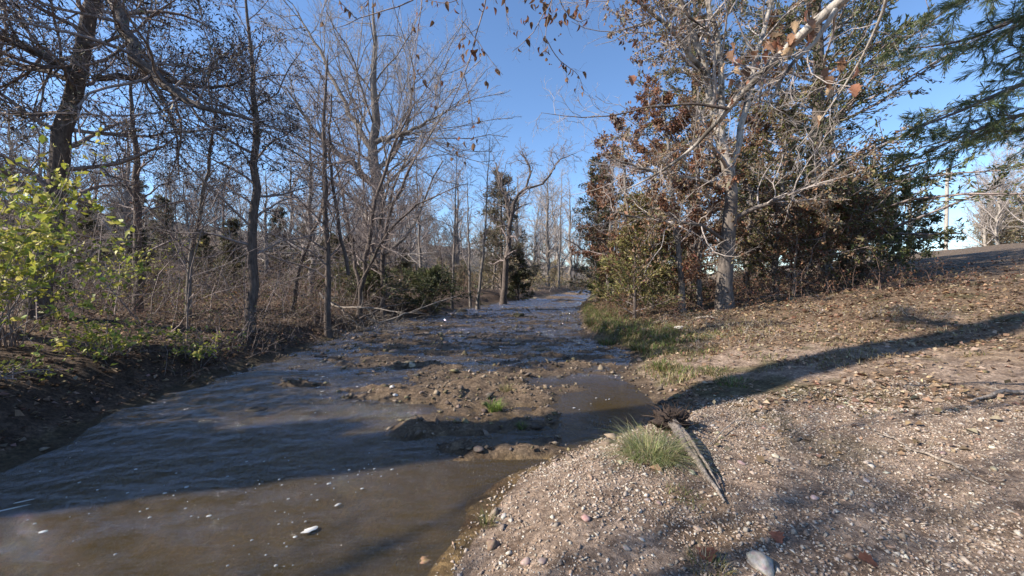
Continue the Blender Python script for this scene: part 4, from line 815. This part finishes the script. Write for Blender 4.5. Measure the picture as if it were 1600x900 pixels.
stick('fallen_branch', [P(590, 505, 13.8), P(630, 492, 14.2), P(690, 470, 14.8), P(715, 462, 15)], [.03, .028, .02, .008], 'dead branch rising to the right out of the debris pile', 'branch', kids=(9, .8))
stick('fallen_branch', [P(560, 500, 14.5), P(600, 480, 15), P(640, 472, 15.6)], [.04, .03, .012], 'dark dead branch lying lowest in the debris pile', 'branch', 'bark_dark', kids=(8, .9))
stick('fallen_branch', [P(950, 340, 26), P(925, 400, 28), P(905, 385, 29), P(880, 372, 30)], [.09, .08, .06, .02], 'dark broken limb leaning over the water from the right thicket', 'branch', 'bark_dark', kids=(7, 1.2))
bb = Buf()
for k in range(240):
    c_ = np.array([rng.uniform(-6.2, -2.6), rng.uniform(12.6, 17.5), 0]); 
    if c_[0] > xL(c_[1]) + 1.9: continue
    c_[2] = max(g1(c_[0], c_[1]), 0) + rng.random() ** 2 * .5; dr = norm(np.array([rng.normal(), rng.normal() * .6, rng.normal() * .4 + .1])); q = [c_]
    for s_ in range(5): dr = norm(dr + rng.normal(size=3) * .3); q.append(q[-1] + dr * rng.uniform(.12, .3))
    bb.add(*tube(np.array(q)[None], np.linspace(.014, .003, 6)[None] * rng.uniform(.4, 1.3), 3))
o = link('debris_pile', bb.mesh('debris_pile', M['wood_dead'], False, False), kind='stuff', label='heap of dead sticks washed against the left bank')
LB_ = [leaf_shape(.45, .3, [(.36, .17, .09), (.28, .13, .08)], .8, 8) for _ in range(3)]
for px, py, s_, lab in [(1347, 884, .10, 'rust-brown curled oak leaf at the bottom edge, right of the pale stone'), (1215, 842, .09, 'dull brown leaf lying on shaded gravel'), (1110, 868, .12, 'large flat brown leaf beside the low green tuft'), (1352, 590, .13, 'dark brown leaf on the sunny soil above the long shadow')]:
    X_, Y_ = G(px, py); me = LB_[int(rng.integers(3))]; o = link('fallen_leaf', me, None, (X_, Y_, g1(X_, Y_) + .03), label=lab, category='leaf'); o.scale = (s_,) * 3; o.rotation_euler = (.2, .1, rng.random() * 6)

# ------------------------------------------------------------------ utility pole on the crest
X_ = (1477 - 800) / F * 47; root = thing('utility_pole', (X_, 47, g1(X_, 47)), 'pale utility pole on the crest of the shaded slope', 'utility pole'); org = np.array((X_, 47, g1(X_, 47)))
part_tube('pole', [org - [0, 0, .3], org + [0, 0, 5], org + [0, 0, 9.7]], [.19, .18, .15], 8, 12, 'pole', 0)
part_tube('transformer', [org + [.42, 0, 8.3], org + [.42, 0, 8.9], org + [.42, 0, 9.3]], [.16, .16, .16], 5, 12, 'metal', 0)
part_tube('crossarm', [org + [-1.0, .26, 9.2], org + [1.0, .26, 9.2]], [.06, .06], 4, 4, 'pole', 0)

# ------------------------------------------------------------------ tree stock for the background and for the wood round about
def stock(name, label, hgt, r, levs, leaf=None, bm='bark_grey', tm='twig_pale', off=(0, 0)):
    return build_tree(name, label, 'tree', [([(300, -300, 0), (300.2, -300, hgt * .35), (300 + off[0] * .6, -300, hgt * .7), (300 + off[0], -300 + off[1], hgt)], [r, r * .8, r * .5, r * .12])], levs, leaf, bm, tm)
BG = [dict(n=26, t0=.14, t1=1, ang=42, length=5.5, K=7, wig=.16, up=.07, rr=.42, rmin=.03, prof=.5, sides=4), dict(n=11, t0=.1, t1=1, ang=42, length=-.44, K=3, wig=.2, up=.04, rr=.5, rmin=.016), dict(n=8, t0=.1, t1=1, ang=40, length=-.5, K=3, wig=.2, rr=.5, rmin=.011)]
A1 = stock('bare_tree', 'x', 15, .28, BG); A2 = stock('bare_tree', 'x', 13, .2, BG, off=(1.2, .5), bm='bark_pale'); A3 = stock('bare_tree', 'x', 11, .16, BG, bm='bark_dark', tm='twig_dark', off=(-1, .3), leaf=[dict(n=3500, size=.12, cols=DARKL + DULL, spread=.1)])
EV = conifer('cedar_tree', 'x', 300, -320, 9, 2.6, .18, CEDAR + DULL, 12000, .22, nb=60)
EW = conifer('bushy_tree', 'x', 300, -340, 8, 4.2, .18, [(.42, .36, .24), (.34, .31, .19), (.48, .40, .28), (.28, .26, .15)], 9000, .22, nb=60, lw=.4, prof=.45, ang=55, up=.06)
protos = [A1, A2, A3, EV, EW]
def put(src, x, y, s, rz, label, group=None, cat='tree', sz=None):
    return copy_thing(src, (x, y, g1(x, y) - .1), rz, s, label, group, cat, sz)
R0 = lambda: rng.random() * 6.28
# far treeline behind the bend
for k in range(70):
    x_ = -50 + k * 1.6 + rng.normal() * 1.2; y_ = 56 + rng.random() * 46 + (34 if abs(x_ - 12) < 9 else 0) + (14 if x_ < -20 else 0)
    put([A1, A2, A1][k % 3], x_, y_, rng.uniform(.8, 1.25), R0(), 'bare pale tree in the hazy treeline beyond the far bend', 'bare trees beyond the far bend')
# left backdrop wood
for k in range(46):
    y_ = rng.uniform(15, 66); x_ = -8 - rng.random() * 50 - max(0, 26 - y_) * .25
    put([A1, A3, A2, A3][k % 4], x_, y_, rng.uniform(.5, .95) * (.7 if y_ < 22 else 1), R0(), 'bare tree in the grey wood behind the left bank', 'bare trees of the left wood')
for k, (x_, y_, s_) in enumerate([(-17, 24, .5), (-22, 28, .5), (-12.5, 26, .4), (-27, 25, .6), (-14, 31, .5), (-32, 36, .7), (-20, 38, .7), (-10, 36, .45)] + [(-19, 20, .4), (-24, 21, .45), (-30, 30, .6), (-15, 36, .55), (-38, 40, .8), (-26, 44, .8)]):
    put(EV, x_, y_, s_, R0(), 'dull green evergreen in the wood behind the left bank', 'evergreens of the left wood')
# far right treeline on the crest
for k in range(22):
    x_ = 56 + rng.random() * 30; y_ = 38 + rng.random() * 34
    if 1.03 < x_ / y_ < 1.18: x_ = y_ * rng.uniform(1.2, 1.35)
    put([A2, A1, A2][k % 3], x_, y_, rng.uniform(.85, 1.3), R0(), 'pale sunlit tree beyond the crest of the slope', 'pale trees beyond the crest')
for k, (x_, y_, s_) in enumerate([(78, 56, 1.5), (76, 50, 1.2), (84, 64, 1.4), (74, 60, .9)]):
    put(EW, x_, y_, s_, R0(), 'tan bushy tree among the pale bare ones beyond the crest', 'tan trees beyond the crest')
for k in range(7):
    put(EW, 66 + rng.random() * 20, 36 + rng.random() * 22, rng.uniform(.4, .8), R0(), 'tan bushy tree among the pale bare ones beyond the crest', 'tan trees beyond the crest')
for x_, y_, s_ in [(9, 29, .4), (12, 27, .45), (16, 27, .5), (19, 25, .5), (23, 27, .55), (14, 31, .5), (7.5, 34, .4), (27, 29, .6), (20, 32, .6), (10.5, 35, .5)]:
    put(EW, x_, y_, s_, R0(), 'tan and olive bushy tree at the back of the right thicket', 'bushy trees at the back of the right thicket')
for x_, y_, s_ in [(-6, 46, .35), (-9, 50, .4), (-3, 52, .35), (0, 58, .4), (-12, 44, .4), (4, 66, .45), (-8, 60, .5), (9, 84, .6), (20, 80, .6), (-4, 68, .55)]:
    put(EW, x_, y_, s_, R0(), 'tan bush in the sun beyond the leaning oak', 'tan bushes beyond the leaning oak')
for x_, y_, s_, q in [(7, 78, 1.5, 0), (10, 84, 1.6, 1), (13.5, 92, 1.5, 0), (4, 74, 1.3, 1), (1, 70, 1.3, 0), (-3, 64, 1.2, 1), (16, 98, 1.5, 1), (8.5, 96, 1.6, 0), (-8, 58, 1.1, 0), (20, 84, 1.4, 0)]:
    put([A1, A2][q], x_, y_, s_, R0(), 'tall pale bare tree rising over the far bend', 'tall pale trees at the far bend')
# trees behind the right thicket
for x_, y_, s_, q in [(8.5, 33, .8, 1), (13, 36, .9, 0), (18, 30, .9, 1), (10, 44, .8, 0), (24, 36, 1, 1), (7.2, 30, .55, 1), (13, 55, .8, 0), (19, 62, .9, 1), (30, 48, .9, 0), (21, 26, .8, 0)]:
    put([A1, A2][q], x_, y_, s_, R0(), 'bare grey tree standing behind the right thicket', 'bare trees behind the right thicket')
# the wood goes on round the left of the frame: these throw the long shadows
zz_ = g1(-11.6, 1.9)
tallt = build_tree('broadleaf_tree', 'tall clear-trunked tree just outside the left edge, its trunk shadow crossing creek and slope', 'tree', [([(-11.6, 1.9, zz_ - .2), (-11.5, 1.9, zz_ + 7), (-11.7, 2.2, zz_ + 15), (-11.4, 2.0, zz_ + 24)], [.55, .52, .42, .06])],
    [dict(n=14, t0=.6, t1=1, ang=50, length=5.5, K=7, wig=.16, up=.05, rr=.42, rmin=.03, prof=.5, sides=4), dict(n=12, t0=.1, t1=1, ang=42, length=-.42, K=4, wig=.2, rr=.5, rmin=.016), dict(n=7, t0=.1, t1=1, ang=38, length=-.5, K=3, wig=.2, rr=.5, rmin=.010)],
    [dict(n=3000, size=.16, cols=TAN, spread=.1)], 'bark_grey', 'twig_dark')
put(tallt, -13.0, 6.0, .55, 2.0, 'smaller clear-trunked tree just outside the left edge, nearer the left bank shrubs')
SH = [(A2, -10.6, -1.3, .7, 1), (A3, -15, -3, .9, 2), (EV, -10.6, 2.9, .55, 0), (EV, -12.8, 1.6, .7, 2), (A1, -20, -8, 1, 3), (A3, -14, -9, 1, 3), (EV, -9.6, 3.6, .34, 1)]
for src, x_, y_, s_, rz in SH:
    put(src, x_, y_, s_, rz, 'tree of the wood just outside the left edge', 'trees beside the left edge')
ORD = 'leftmost second third fourth fifth sixth seventh eighth ninth tenth eleventh twelfth thirteenth fourteenth fifteenth sixteenth seventeenth eighteenth nineteenth twentieth twenty-first twenty-second'.split()
for grp, ph in [('evergreens of the left wood', 'green evergreens behind the left bank'), ('tan trees beyond the crest', 'tan bushy trees beyond the crest of the slope'), ('tan bushes beyond the leaning oak', 'tan sunlit bushes beyond the leaning oak'), ('tall pale trees at the far bend', 'tall pale bare trees over the far bend'),
                ('bushy trees at the back of the right thicket', 'tan bushy trees behind the thicket'), ('bare trees behind the right thicket', 'bare grey trees behind the thicket'), ('pale trees beyond the crest', 'pale bare trees beyond the crest')]:
    m_ = sorted([o for o in C.objects if o.get('group') == grp], key=lambda o: o.location.x / max(o.location.y, 1))
    for k, o in enumerate(m_):
        o['label'] = (ORD[k] + ' of the ' + ph) if k < len(ORD) - 0 and k < len(m_) - 1 else 'rightmost of the ' + ph
        if 0 < k < len(m_) - 1: o['label'] = ORD[k] + ' from the left of the ' + ph
for s_ in protos:
    for ch in list(s_.children): bpy.data.objects.remove(ch)
    bpy.data.objects.remove(s_)
